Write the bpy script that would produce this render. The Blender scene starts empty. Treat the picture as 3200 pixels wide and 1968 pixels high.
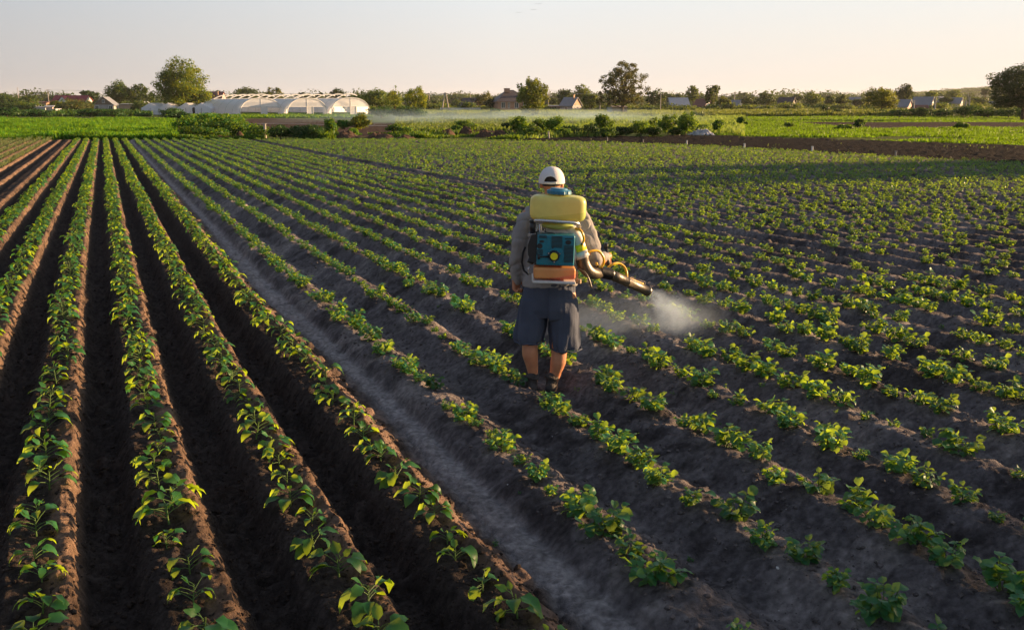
import bpy, bmesh, math, random
import numpy as np
from mathutils import Vector, Matrix
R = math.radians
random.seed(11)
rng = np.random.default_rng(7)
sc = bpy.context.scene
COL = sc.collection

# ------------------------------------------------------------------ camera
F, CX, CY, HOR, H = 3111.0, 1600.0, 984.0, 327.0, 2.2
PIT = math.atan((CY - HOR) / F)
cam = bpy.data.cameras.new("camera")
cam.lens, cam.sensor_width = 35.0, 36.0
cam.clip_start, cam.clip_end = 0.1, 20000
co = bpy.data.objects.new("camera", cam)
COL.objects.link(co)
co.location = (0, 0, H)
co.rotation_euler = (math.pi / 2 - PIT, 0, 0)
sc.camera = co

# ------------------------------------------------------------------ sky and sun
SUN_EL, SUN_AZ = R(9.0), R(72.0)          # azimuth from +Y (ahead) towards +X (right)
w = bpy.data.worlds.new("World")
sc.world = w
w.use_nodes = True
nt = w.node_tree
nt.nodes.clear()
sky = nt.nodes.new("ShaderNodeTexSky")
sky.sky_type = 'NISHITA'
sky.sun_disc = False
sky.sun_elevation = SUN_EL
sky.sun_rotation = SUN_AZ
sky.air_density, sky.dust_density, sky.ozone_density = 1.0, 1.5, 1.0
# thin evening veil over the clear sky: pale near the horizon, bluer and deeper overhead
tcw = nt.nodes.new("ShaderNodeTexCoord")
sx = nt.nodes.new("ShaderNodeSeparateXYZ")
nt.links.new(tcw.outputs['Generated'], sx.inputs[0])
veil = nt.nodes.new("ShaderNodeValToRGB")
cr = veil.color_ramp
for pos_, c_ in ((0.0, (.85, .755, .69)), (0.06, (.82, .785, .755)), (0.15, (.75, .83, .89)), (0.28, (.62, .70, .77)), (0.6, (.33, .39, .50)), (1.0, (.25, .31, .42))):
    e_ = cr.elements[0] if pos_ == 0 else cr.elements[-1] if pos_ == 1 else cr.elements.new(pos_)
    e_.position = pos_; e_.color = (*c_, 1)
nt.links.new(sx.outputs['Z'], veil.inputs[0])
dp = nt.nodes.new("ShaderNodeVectorMath"); dp.operation = 'DOT_PRODUCT'
nt.links.new(tcw.outputs['Generated'], dp.inputs[0])
dp.inputs[1].default_value = (math.sin(SUN_AZ), math.cos(SUN_AZ), 0)
side = nt.nodes.new("ShaderNodeValToRGB")
sr = side.color_ramp
for pos_, c_ in ((0.0, (.50, .54, .62)), (0.42, (.62, .65, .70)), (0.53, (.79, .81, .84)), (0.65, (.97, .98, .99)), (0.85, (1.04, 1.02, .99)), (1.0, (1.6, 1.3, .95))):
    e_ = sr.elements[0] if pos_ == 0 else sr.elements[-1] if pos_ == 1 else sr.elements.new(pos_)
    e_.position = pos_; e_.color = (*c_, 1)
mrw = nt.nodes.new("ShaderNodeMapRange"); mrw.inputs[1].default_value = -1.0; mrw.inputs[2].default_value = 1.0
nt.links.new(dp.outputs['Value'], mrw.inputs[0]); nt.links.new(mrw.outputs[0], side.inputs[0])
ml = nt.nodes.new("ShaderNodeVectorMath"); ml.operation = 'MULTIPLY'
nt.links.new(veil.outputs[0], ml.inputs[0]); nt.links.new(side.outputs[0], ml.inputs[1])
sv = nt.nodes.new("ShaderNodeVectorMath"); sv.operation = 'SCALE'; sv.inputs['Scale'].default_value = 2.22
nt.links.new(ml.outputs[0], sv.inputs[0])
sk = nt.nodes.new("ShaderNodeVectorMath"); sk.operation = 'SCALE'; sk.inputs['Scale'].default_value = 0.03
nt.links.new(sky.outputs[0], sk.inputs[0])
ad_ = nt.nodes.new("ShaderNodeVectorMath"); ad_.operation = 'ADD'
nt.links.new(sv.outputs[0], ad_.inputs[0]); nt.links.new(sk.outputs[0], ad_.inputs[1])
bg = nt.nodes.new("ShaderNodeBackground")
bg.inputs['Strength'].default_value = 0.15
wo = nt.nodes.new("ShaderNodeOutputWorld")
nt.links.new(ad_.outputs[0], bg.inputs[0])
nt.links.new(bg.outputs[0], wo.inputs[0])
sl = bpy.data.lights.new("sun", 'SUN')
sl.energy, sl.angle, sl.color = 5.0, R(0.6), (1.0, 0.64, 0.33)
so = bpy.data.objects.new("sun", sl)
COL.objects.link(so)
SD = Vector((math.sin(SUN_AZ) * math.cos(SUN_EL), math.cos(SUN_AZ) * math.cos(SUN_EL), math.sin(SUN_EL)))
so.rotation_euler = SD.to_track_quat('Z', 'Y').to_euler()
so.location = (40, 20, 30)
sc.view_settings.view_transform = 'Standard'
sc.view_settings.look = 'None'
sc.view_settings.exposure = 1.62
sc.view_settings.gamma = 1.0
sc.render.engine = 'CYCLES'
try:
    sc.cycles.use_denoising = True
    sc.cycles.denoiser = 'OPENIMAGEDENOISE'
except Exception:
    pass
sc.cycles.max_bounces = 6
sc.cycles.transparent_max_bounces = 8
sc.cycles.volume_bounces = 0
sc.cycles.volume_step_rate = 2.0
sc.cycles.volume_max_steps = 64

# ------------------------------------------------------------------ helpers
def ray(x, y):
    a = (x - CX) / F; b = -(y - CY) / F
    return a, math.cos(PIT) + b * math.sin(PIT), -math.sin(PIT) + b * math.cos(PIT)

def W(x, y, Y):                     # world point seen at pixel x,y (3200 wide) at forward distance Y
    a, fy, fz = ray(x, y)
    t = Y / fy
    return Vector((a * t, Y, H + fz * t))

def G(x, y, z=0.0):                 # world point on the plane z
    a, fy, fz = ray(x, y)
    t = (z - H) / fz
    return Vector((a * t, fy * t, z))

def XY(x, Y):                       # ground x,y for a far thing at column x
    return W(x, HOR, Y).x, Y

def tag(o, label=None, cat=None, group=None, kind=None):
    if label: o['label'] = label
    if cat: o['category'] = cat
    if group: o['group'] = group
    if kind: o['kind'] = kind
    return o

def empty(name, loc, rz=0.0):
    o = bpy.data.objects.new(name, None)
    o.empty_display_size = 0.2
    COL.objects.link(o)
    o.location = loc
    o.rotation_euler = (0, 0, rz)
    return o

def link(name, me, mat=None, parent=None):
    o = bpy.data.objects.new(name, me)
    COL.objects.link(o)
    if mat is not None and len(me.materials) == 0:
        me.materials.append(mat)
    if parent is not None:
        o.parent = parent
    return o

def mesh_np(name, V, FQ, smooth=False):
    """V (n,3); FQ (m,k) quads or tris, or a list of several such arrays"""
    me = bpy.data.meshes.new(name)
    V = np.asarray(V, dtype=np.float32)
    Fs = FQ if isinstance(FQ, list) else [FQ]
    Fs = [np.asarray(f, dtype=np.int32) for f in Fs if len(f)]
    me.vertices.add(len(V))
    me.vertices.foreach_set("co", V.ravel())
    nl = sum(f.size for f in Fs); nf = sum(len(f) for f in Fs)
    me.loops.add(nl)
    me.polygons.add(nf)
    me.loops.foreach_set("vertex_index", np.concatenate([f.ravel() for f in Fs]))
    tot = np.concatenate([np.full(len(f), f.shape[1], dtype=np.int32) for f in Fs])
    st = np.concatenate([[0], np.cumsum(tot)[:-1]]).astype(np.int32)
    me.polygons.foreach_set("loop_start", st)
    me.polygons.foreach_set("loop_total", tot)
    me.polygons.foreach_set("use_smooth", np.full(nf, smooth, dtype=bool))
    me.update(calc_edges=True)
    return me

class MB:
    def __init__(self): self.v = []; self.f = []
    def add(self, V, Fc):
        n = len(self.v)
        self.v += [tuple(p) for p in V]
        self.f += [tuple(i + n for i in f) for f in Fc]
        return self
    def box(self, c, s, rot=None):
        x, y, z = s[0] / 2, s[1] / 2, s[2] / 2
        P = [Vector((i * x, j * y, k * z)) for k in (-1, 1) for j in (-1, 1) for i in (-1, 1)]
        if rot is not None: P = [rot @ p for p in P]
        P = [p + Vector(c) for p in P]
        return self.add(P, [(0, 2, 3, 1), (4, 5, 7, 6), (0, 1, 5, 4), (2, 6, 7, 3), (0, 4, 6, 2), (1, 3, 7, 5)])
    def tube(self, pts, rad, n=10, cap=True, flat=1.0):
        pts = [Vector(p) for p in pts]
        if not hasattr(rad, '__len__'): rad = [rad] * len(pts)
        V = []; Fc = []
        ref = None
        for i, p in enumerate(pts):
            d = (pts[min(i + 1, len(pts) - 1)] - pts[max(i - 1, 0)])
            if d.length < 1e-9: d = Vector((0, 0, 1))
            d.normalize()
            if ref is None:
                ref = Vector((0, 0, 1)) if abs(d.z) < 0.9 else Vector((1, 0, 0))
            a = (ref - d * ref.dot(d)).normalized(); b = d.cross(a)
            ref = a
            for k in range(n):
                th = 2 * math.pi * k / n
                V.append(p + (a * math.cos(th) + b * math.sin(th) * flat) * rad[i])
        for i in range(len(pts) - 1):
            for k in range(n):
                k2 = (k + 1) % n
                Fc.append((i * n + k, i * n + k2, (i + 1) * n + k2, (i + 1) * n + k))
        if cap:
            Fc.append(tuple(range(n - 1, -1, -1)))
            Fc.append(tuple(range((len(pts) - 1) * n, len(pts) * n)))
        return self.add(V, Fc)
    def poly(self, P): return self.add(P, [tuple(range(len(P)))])
    def build(self, name, mat=None, parent=None, smooth=False, bevel=0.0, seg=2):
        me = bpy.data.meshes.new(name)
        me.from_pydata([tuple(p) for p in self.v], [], self.f)
        if bevel > 0:
            bm = bmesh.new(); bm.from_mesh(me)
            es = [e for e in bm.edges if len(e.link_faces) == 2 and e.calc_face_angle(0) > 0.6]
            bmesh.ops.bevel(bm, geom=es, offset=bevel, segments=seg, profile=0.5, affect='EDGES', clamp_overlap=True)
            bm.to_mesh(me); bm.free()
        if smooth: me.polygons.foreach_set("use_smooth", [True] * len(me.polygons))
        me.update()
        return link(name, me, mat, parent)

def rel(o, root):                   # parent keeping world coordinates of the vertices (root has no rotation)
    o.parent = root
    o.matrix_parent_inverse = Matrix.Identity(4)
    o.data.transform(Matrix.Translation(-Vector(root.location)))
    return o

# smooth random fields in numpy
def _h(ix, iy, seed):
    n = (ix * 374761393 + iy * 668265263 + seed * 974634777) & 0xffffffff
    n = ((n ^ (n >> 13)) * 1274126177) & 0xffffffff
    n = (n ^ (n >> 16)) & 0xffffffff
    return n.astype(np.float64) / 4294967295.0

def vnoise(x, y, seed=0):
    x = np.asarray(x, dtype=np.float64); y = np.asarray(y, dtype=np.float64)
    ix = np.floor(x).astype(np.int64); iy = np.floor(y).astype(np.int64)
    fx = x - ix; fy = y - iy
    fx = fx * fx * (3 - 2 * fx); fy = fy * fy * (3 - 2 * fy)
    a = _h(ix, iy, seed); b = _h(ix + 1, iy, seed); c = _h(ix, iy + 1, seed); d = _h(ix + 1, iy + 1, seed)
    return (a + (b - a) * fx) * (1 - fy) + (c + (d - c) * fx) * fy

def fbm(x, y, oct=4, seed=0):
    s = 0; a = 0.5; q = 0
    for i in range(oct):
        s = s + a * vnoise(x * 2 ** i + 17.3 * i, y * 2 ** i - 9.1 * i, seed + i); q += a; a *= 0.5
    return s / q - 0.5

def clods(x, y, seed=0, dens=0.6):   # scattered lumps on a unit lattice
    ix = np.floor(x).astype(np.int64); iy = np.floor(y).astype(np.int64)
    out = np.zeros(np.shape(x))
    for i in (-1, 0, 1):
        for j in (-1, 0, 1):
            a = ix + i; b = iy + j
            px = a + _h(a, b, seed + 1); py = b + _h(a, b, seed + 2); r = 0.35 + 0.45 * _h(a, b, seed + 3)
            on = _h(a, b, seed + 4) < dens
            th = _h(a, b, seed + 5) * 3.14; dx = x - px; dy = y - py
            e1 = dx * np.cos(th) + dy * np.sin(th); e2 = (-dx * np.sin(th) + dy * np.cos(th)) * 1.5
            d = np.sqrt(e1 * e1 + e2 * e2) / r
            out = np.maximum(out, np.where(on, np.clip(1 - d * d, 0, 1) ** 0.6 * r, 0))
    return out

def sstep(a, b, x):
    t = np.clip((x - a) / (b - a), 0, 1)
    return t * t * (3 - 2 * t)

# ------------------------------------------------------------------ materials
def new_mat(name):
    m = bpy.data.materials.new(name); m.use_nodes = True
    n = m.node_tree; n.nodes.clear()
    out = n.nodes.new("ShaderNodeOutputMaterial")
    return m, n, out

def mat(name, col, rough=0.7, spec=0.3, metal=0.0, nscale=0.0, namt=0.0, bump=0.0, bscale=30.0, coat=0.0, sss=0.0):
    m, n, out = new_mat(name)
    p = n.nodes.new("ShaderNodeBsdfPrincipled")
    p.inputs['Base Color'].default_value = (*col, 1)
    p.inputs['Roughness'].default_value = rough
    p.inputs['Specular IOR Level'].default_value = spec
    p.inputs['Metallic'].default_value = metal
    p.inputs['Coat Weight'].default_value = coat
    if sss:
        p.inputs['Subsurface Weight'].default_value = sss
        p.inputs['Subsurface Radius'].default_value = (0.03, 0.012, 0.006)
        p.inputs['Subsurface Scale'].default_value = 0.4
    tc = n.nodes.new("ShaderNodeTexCoord")
    if namt:
        t = n.nodes.new("ShaderNodeTexNoise"); t.inputs['Scale'].default_value = nscale; t.inputs['Detail'].default_value = 5
        n.links.new(tc.outputs['Object'], t.inputs['Vector'])
        r = n.nodes.new("ShaderNodeValToRGB")
        r.color_ramp.elements[0].position = 0.3; r.color_ramp.elements[1].position = 0.7
        r.color_ramp.elements[0].color = (*[c * (1 - namt) for c in col], 1)
        r.color_ramp.elements[1].color = (*[min(1, c * (1 + namt)) for c in col], 1)
        n.links.new(t.outputs['Fac'], r.inputs[0]); n.links.new(r.outputs[0], p.inputs['Base Color'])
    if bump:
        t2 = n.nodes.new("ShaderNodeTexNoise"); t2.inputs['Scale'].default_value = bscale; t2.inputs['Detail'].default_value = 4
        n.links.new(tc.outputs['Object'], t2.inputs['Vector'])
        b = n.nodes.new("ShaderNodeBump"); b.inputs['Strength'].default_value = bump; b.inputs['Distance'].default_value = 0.02
        n.links.new(t2.outputs['Fac'], b.inputs['Height']); n.links.new(b.outputs[0], p.inputs['Normal'])
    n.links.new(p.outputs[0], out.inputs[0])
    return m

def leaf_mat(name, col, trans, tw=0.5, gloss=0.25, var=0.35, nscale=3.0, rough=0.45):
    """thin leaf: diffuse/gloss plus light coming through"""
    m, n, out = new_mat(name)
    oi = n.nodes.new("ShaderNodeObjectInfo")
    ge = n.nodes.new("ShaderNodeNewGeometry")
    t = n.nodes.new("ShaderNodeTexNoise"); t.inputs['Scale'].default_value = nscale; t.inputs['Detail'].default_value = 3
    n.links.new(ge.outputs['Position'], t.inputs['Vector'])
    ad = n.nodes.new("ShaderNodeMath"); ad.operation = 'MULTIPLY_ADD'
    n.links.new(oi.outputs['Random'], ad.inputs[0]); ad.inputs[1].default_value = 0.35
    n.links.new(t.outputs['Fac'], ad.inputs[2])
    mr = n.nodes.new("ShaderNodeMapRange")
    mr.inputs[1].default_value = 0.35; mr.inputs[2].default_value = 1.0
    mr.inputs[3].default_value = 1 - var; mr.inputs[4].default_value = 1 + var
    n.links.new(ad.outputs[0], mr.inputs[0])
    def tinted(c):
        mx = n.nodes.new("ShaderNodeVectorMath"); mx.operation = 'SCALE'
        mx.inputs[0].default_value = c
        n.links.new(mr.outputs[0], mx.inputs['Scale'])
        return mx.outputs[0]
    p = n.nodes.new("ShaderNodeBsdfPrincipled")
    p.inputs['Roughness'].default_value = rough
    p.inputs['Specular IOR Level'].default_value = gloss
    n.links.new(tinted(col), p.inputs['Base Color'])
    tr = n.nodes.new("ShaderNodeBsdfTranslucent")
    n.links.new(tinted(trans), tr.inputs['Color'])
    mx = n.nodes.new("ShaderNodeMixShader"); mx.inputs[0].default_value = tw
    n.links.new(p.outputs[0], mx.inputs[1]); n.links.new(tr.outputs[0], mx.inputs[2])
    n.links.new(mx.outputs[0], out.inputs[0])
    return m

M = {}
M['egg'] = leaf_mat("eggplant_leaf", (0.022, 0.125, 0.040), (0.46, 0.62, 0.02), 0.46, 0.3, 0.3)
M['pot'] = leaf_mat("potato_leaf", (0.018, 0.125, 0.060), (0.38, 0.53, 0.025), 0.42, 0.3, 0.3)
M['stem'] = leaf_mat("green_stem", (0.10, 0.18, 0.05), (0.3, 0.32, 0.05), 0.25, 0.3, 0.2)
M['leek'] = leaf_mat("pale_leek_leaf", (0.14, 0.20, 0.08), (0.4, 0.42, 0.12), 0.4, 0.3, 0.25)
M['grass'] = leaf_mat("meadow_grass", (0.035, 0.115, 0.010), (0.20, 0.34, 0.008), 0.45, 0.1, 0.6, 0.5)
M['grass2'] = leaf_mat("dry_green_grass", (0.06, 0.13, 0.025), (0.24, 0.31, 0.04), 0.42, 0.15, 0.6, 0.45)
M['corn'] = leaf_mat("corn_leaf", (0.06, 0.13, 0.025), (0.26, 0.30, 0.04), 0.4, 0.2, 0.35, 0.2)
M['weed'] = leaf_mat("weed_leaf", (0.025, 0.11, 0.015), (0.22, 0.32, 0.01), 0.42, 0.2, 0.45, 0.6)
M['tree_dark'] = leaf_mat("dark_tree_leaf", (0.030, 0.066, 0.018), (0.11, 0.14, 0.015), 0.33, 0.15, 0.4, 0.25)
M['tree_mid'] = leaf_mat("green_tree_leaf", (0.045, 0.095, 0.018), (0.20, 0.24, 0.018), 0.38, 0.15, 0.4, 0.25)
M['tree_lit'] = leaf_mat("lit_yellow_green_tree_leaf", (0.06, 0.115, 0.014), (0.30, 0.32, 0.014), 0.42, 0.15, 0.4, 0.25)  # yellow-green leaf, with a sunlit look put into its colour
M['tree_hazy'] = leaf_mat("haze_tinted_far_tree_leaf", (0.05, 0.085, 0.030), (0.14, 0.18, 0.03), 0.35, 0.1, 0.3, 0.05)  # distance haze painted into the paler leaf colour
M['hedge'] = leaf_mat("hedge_leaf", (0.022, 0.080, 0.016), (0.09, 0.15, 0.01), 0.3, 0.15, 0.45, 0.3)
M['olive'] = leaf_mat("olive_tree_leaf", (0.058, 0.088, 0.022), (0.22, 0.20, 0.03), 0.35, 0.15, 0.4, 0.3)
M['bark'] = mat("bark", (0.075, 0.055, 0.04), 0.9, nscale=3, namt=0.4)
M['dirt'] = mat("heaped_soil", (0.075, 0.047, 0.033), 0.95, 0.1, nscale=3, namt=0.5, bump=1.0, bscale=4)
# ------------------------------------------------------------------ field layout
PHI = R(22.0); CPH, SPH = math.cos(PHI), math.sin(PHI)

def st_of(X, Y): return X * CPH + Y * SPH, -X * SPH + Y * CPH
def xy_of(s, t): return s * CPH - t * SPH, s * SPH + t * CPH
# surveyed wander of the rows: (row, log distance along it, sideways shift in metres)
WANDER = np.array([(2, 2.6, 0.014), (3, 2.58, -0.011), (4, 2.56, 0.004), (5, 2.54, 0.003), (6, 2.52, -0.061), (7, 2.49, -0.102), (8, 2.47, 0.024), (9, 2.44, 0.051), (10, 2.42, 0.033), (12, 2.37, 0.037), (13, 2.35, 0.084), (14, 2.32, -0.032), (15, 2.3, -0.059), (3, 2.14, 0.046), (4, 2.11, 0.005), (5, 2.08, -0.006), (6, 2.05, -0.001), (7, 2.01, -0.027), (8, 1.97, 0.023), (9, 1.93, -0.022), (10, 1.89, 0.051), (11, 1.85, 0.004), (12, 1.81, -0.019), (13, 1.76, -0.006), (3, 1.79, 0.024), (4, 1.75, -0.027), (5, 1.69, 0.043), (6, 1.65, -0.048), (7, 1.59, -0.079), (8, 1.53, -0.009), (9, 1.47, 0.018), (10, 1.39, 0.088), (3, 1.53, 0.023), (4, 1.47, 0.031), (5, 1.4, 0.022), (6, 1.34, -0.064), (7, 1.26, -0.046), (8, 1.16, 0.086), (9, 1.09, -0.045)])
def wander(u, L):
    num = 0.0; den = 0.6
    for a, l_, r_ in WANDER:
        k = np.exp(-((u - a) / .75) ** 2 - ((L - l_) / .28) ** 2)
        num = num + k * r_; den = den + k
    return num / den
def row_s(u, t):
    L = np.log(np.maximum(t, 1.5)); u = np.asarray(u, dtype=float)
    return -1.9954 - 0.4447 * L + 0.0975 * L * L + u * (0.6133 + 0.0571 * L - 0.0166 * L * L) + 0.1202 * sstep(6.3, 6.7, u) + wander(u, L)
def u_of(X, Y):
    s, t = st_of(X, Y)
    L = np.log(np.maximum(t, 1.5)); sp = 0.6133 + 0.0571 * L - 0.0166 * L * L
    u = (s + 1.9954 + 0.4447 * L - 0.0975 * L * L) / sp
    u = u - (0.1202 * sstep(6.3, 6.7, u) + wander(u, L)) / sp
    return u, sp, s, t
EDX = [-60, -31.8, -29.6, -6.2, 5.7, 10.7, 20.3, 34, 60]
EDY = [57, 62.8, 65.7, 65.7, 60.1, 54.6, 37.4, 15, -27]
def edge_y(X): return np.interp(X, EDX, EDY)
E2X = [-2, 3.4, 14.5, 28.6, 44, 70]
E2Y = [63, 70, 76.4, 56.3, 33, -10]
def edge2_y(X): return np.where(np.asarray(X) < -2, edge_y(X), np.interp(X, E2X, E2Y))

FOOT_Z = -0.105
FEET = [(G(1662, 1214, FOOT_Z).x, G(1662, 1214, FOOT_Z).y + .05), (G(1724, 1232, FOOT_Z).x, G(1724, 1232, FOOT_Z).y + .05)]
def terrain(X, Y, detail=True):
    """height of the ground"""
    u, sp, s, t = u_of(X, Y)
    fld = sstep(0.4, -0.6, Y - edge_y(X))
    un = np.round(u); d = (u - un) * sp
    lefty = sstep(6.75, 6.45, u)                      # 1 in the eggplant ground
    # shoulder ridges on the left, smoother ones on the right
    wob = 0.05 * fbm(t * 0.7, un * 3.1, 2, 40)
    dd = np.abs(d + wob)
    hl = -0.175 * sstep(0.13, 0.27, dd) + 0.025 * sstep(0.07, 0.02, np.abs(d - 0.12))
    hr = -0.125 * sstep(0.05, 0.34, dd)
    h = hl * lefty + hr * (1 - lefty)
    ke = sstep(6.14, 6.22, u) * (u < 6.46); h = np.where(ke > 0, h * (1 - ke) + ke * (-0.005 - 0.13 * sstep(6.18, 6.46, u)), h)
    kp = sstep(6.42, 6.50, u) * sstep(6.74, 6.58, u); h = h * (1 - kp) - 0.12 * kp
    # the unplanted strip between the two potato plots
    k = sstep(18.35, 18.5, u) * sstep(19.75, 19.6, u)
    band = -0.16 + 0.11 * sstep(0.28, 0.08, np.abs(u - 19.35)) 
    h = h * (1 - k) + band * k
    h = h * fld
    # turned soil strip beyond
    strip = sstep(-0.2, 0.5, Y - edge_y(X)) * sstep(0.3, -0.5, Y - edge2_y(X)) * (X > -1)
    near = sstep(45, 25, t)
    for fx_, fy_ in FEET:
        q_ = np.sqrt(((X - fx_) / .15) ** 2 + ((Y - fy_) / .30) ** 2)
        kf = sstep(1.5, .75, q_); h = h * (1 - kf) + FOOT_Z * kf
    if detail:
        rough = lefty * (0.35 + 0.65 * sstep(-0.03, -0.12, h)) + (1 - lefty) * 0.32
        rough = np.where(k > 0.5, 0.7, rough) * fld
        c = clods(X / 0.075, Y / 0.075, 3, 0.45) * 0.055 + clods(X / 0.17, Y / 0.17, 9, 0.25) * 0.07
        rough = rough * (1 - .7 * sstep(6.40, 6.50, u) * sstep(6.80, 6.66, u))
        h = h + rough * c * (0.4 + 0.6 * near)
        h = h + (0.05 * lefty + 0.03 * (1 - lefty)) * fbm(X * 3.5, Y * 3.5, 4, 21) * fld
        h = h + (0.045 * lefty + 0.036 * (1 - lefty)) * fbm(X * 14, Y * 14, 3, 31) * fld
        pit = clods(X / 0.22, Y / 0.22, 77, 0.3)
        h = h - 0.05 * pit * pit * (1 - lefty) * fld
        h = h + strip * (0.10 * np.abs(fbm(X * 2.2, Y * 2.2, 4, 5)) * 2 + 0.06 * clods(X / 0.5, Y / 0.5, 15, 0.6))
    # open ground and the low hill far off to the right
    out = 1 - fld
    h = h - 0.05 * out
    D = np.sqrt(X * X + Y * Y); az = np.degrees(np.arctan2(X, Y))
    h = h + 0.25 * out * fbm(X / 30, Y / 30, 3, 55) * sstep(60, 120, D)
    hill = sstep(900, 2600, D) * sstep(14, 27, az) * (1 - 0.0 * sstep(40, 80, az)) * 36
    hill = hill * (0.85 + 0.3 * fbm(az / 3.0, az * 0 + 2.0, 3, 66)) + sstep(700, 1500, D) * 5 * sstep(-40, 5, az)
    return h + hill

def ground_z(x, y): return float(terrain(np.array([x]), np.array([y]), False)[0])
def ground_zd(x, y): return float(terrain(np.array([x], dtype=float), np.array([y], dtype=float), True)[0])

def c3(*c): return np.array(c)
def mixc(A, B, k): return A * (1 - k[..., None]) + B * k[..., None]

def ground_colour(X, Y, Z):
    u, sp, s, t = u_of(X, Y)
    fld = sstep(0.3, -0.3, Y - edge_y(X))
    lefty = sstep(6.5, 6.38, u)
    un = np.round(u); d = (u - un) * sp
    n1 = fbm(X * 1.3, Y * 1.3, 4, 101) * 2; n2 = fbm(X * 8, Y * 8, 3, 111) * 2
    dark = c3(0.062, 0.048, 0.042); dry_lit = c3(0.23, 0.15, 0.105)
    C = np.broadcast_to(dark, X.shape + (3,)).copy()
    lit_shoulder = sstep(0.10, 0.05, np.abs(d - 0.12)) * lefty
    C = mixc(C, dry_lit, np.clip(lit_shoulder * (0.75 + 0.6 * n1), 0, 1))  # dry crust, brightened to paint the sunlit strip along each ridge shoulder
    C = mixc(C, c3(.24, .165, .13), np.clip(sstep(6.13, 6.2, u) * sstep(6.48, 6.40, u) * (.7 + .8 * n2), 0, 1))  # pinkish tone paints the sunlit look of the last eggplant ridge's right slope
    grey = c3(0.158, 0.138, 0.140); pale = c3(0.31, 0.27, 0.255); deep = c3(0.070, 0.058, 0.058)
    Gc = np.broadcast_to(grey, X.shape + (3,)).copy()
    fur = sstep(0.20, 0.34, np.abs(d))
    Gc = mixc(Gc, c3(0.225, 0.20, 0.20), np.clip(fur * (0.5 + 0.8 * n1), 0, 1))
    Gc = mixc(Gc, pale, np.clip(sstep(0.12, 0.5, n1 + 0.4 * n2) * 0.6, 0, 1))
    Gc = mixc(Gc, deep, np.clip(sstep(0.1, 0.5, -n1 - 0.5 * n2) * 0.8, 0, 1))
    path = sstep(6.38, 6.48, u) * sstep(6.72, 6.60, u + 0.05 * n1)
    Gc = mixc(Gc, c3(0.39, 0.35, 0.345), np.clip(path * (0.9 + 0.15 * n1), 0, 1))
    k = sstep(18.35, 18.6, u) * sstep(19.2, 19.0, u)
    Gc = mixc(Gc, c3(0.030, 0.021, 0.017), k)
    k2 = sstep(19.1, 19.25, u) * sstep(19.7, 19.5, u)
    Gc = mixc(Gc, c3(0.20, 0.165, 0.145), k2 * 0.8)
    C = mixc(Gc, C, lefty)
    # beyond the field: bands of grass, bare plots, cut strips
    far = np.broadcast_to(c3(0.055, 0.085, 0.018), X.shape + (3,)).copy()
    m1 = fbm(X / 6, Y / 12, 4, 121) * 2
    far = mixc(far, c3(0.11, 0.12, 0.035), np.clip(0.5 + m1, 0, 1) * 0.7)
    brown = c3(0.060, 0.038, 0.029)
    wob = 1.5 * fbm(X / 5, Y / 5, 3, 131)
    def zone(y0, y1, x0, x1):
        return sstep(y0 - .5, y0 + .5, Y + wob) * sstep(y1 + .5, y1 - .5, Y + wob) * sstep(x0 - .6, x0 + .6, X + wob) * sstep(x1 + .6, x1 - .6, X + wob)
    far = mixc(far, brown, zone(72, 165, -40, 7) * sstep(3, -3, Y - (150 - (X + 30) * 1.6)))       # bare plot in front of the tunnels
    far = mixc(far, c3(0.045, 0.030, 0.025), zone(100, 128, 34, 90))
    far = mixc(far, c3(0.13, 0.10, 0.07), zone(140, 152, 4, 60) * 0.7)
    far = mixc(far, c3(0.08, 0.05, 0.038), zone(165, 172, 10, 90) * 0.8)
    far = mixc(far, c3(0.07, 0.05, 0.035), sstep(1.6, 0.2, Y - edge_y(X)) * (X < 2))
    strip = sstep(-0.2, 0.2, Y - edge_y(X)) * sstep(0.2, -0.2, Y - edge2_y(X)) * (X > -1)
    far = mixc(far, c3(0.013, 0.009, 0.0075), strip)
    C = mixc(far, C, fld)
    D = np.sqrt(X * X + Y * Y)
    C = mixc(C, c3(0.06, 0.09, 0.035), sstep(500, 900, D) * 0.7)
    n3 = fbm(X * 30, Y * 30, 2, 141) * 2
    C = C * (1 + 0.30 * n2 + 0.35 * n3)[..., None]
    return np.clip(C, 0.005, 1)

# azimuth/distance grid: fine where the ground is looked at closely
az = np.concatenate([np.linspace(-180, -34, 40)[:-1], np.linspace(-34, 34, 1050), np.linspace(34, 180, 40)[1:-1]])
dep = np.radians(np.concatenate([np.linspace(34, 6, 560)[:-1], np.linspace(6, 1.85, 170)]))
dist = np.concatenate([[0.25, 0.6, 1.0, 1.4, 1.8, 2.2, 2.6, 2.9, 3.1], H / np.tan(dep), np.geomspace(70, 9000, 130)])
A, Dg = np.meshgrid(np.radians(az), dist)
GX = Dg * np.sin(A); GY = Dg * np.cos(A)
GZ = terrain(GX, GY)
V = np.stack([GX, GY, GZ], -1).reshape(-1, 3)
nr, nc = GX.shape
ii = np.arange(nr * nc).reshape(nr, nc)
Fq = np.stack([ii[:-1], np.roll(ii, -1, 1)[:-1], np.roll(ii, -1, 1)[1:], ii[1:]], -1).reshape(-1, 4)
Fc = ii[0][None, :]
me = mesh_np("ground", V, [Fq, Fc], True)
at = me.attributes.new("soil", 'FLOAT_COLOR', 'POINT')
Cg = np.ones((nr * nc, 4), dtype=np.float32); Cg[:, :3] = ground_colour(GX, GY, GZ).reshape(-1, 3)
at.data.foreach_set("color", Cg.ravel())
m, n, out = new_mat("field_soil")
p = n.nodes.new("ShaderNodeBsdfPrincipled"); p.inputs['Roughness'].default_value = 0.95; p.inputs['Specular IOR Level'].default_value = 0.04
aa = n.nodes.new("ShaderNodeAttribute"); aa.attribute_name = "soil"
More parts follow.
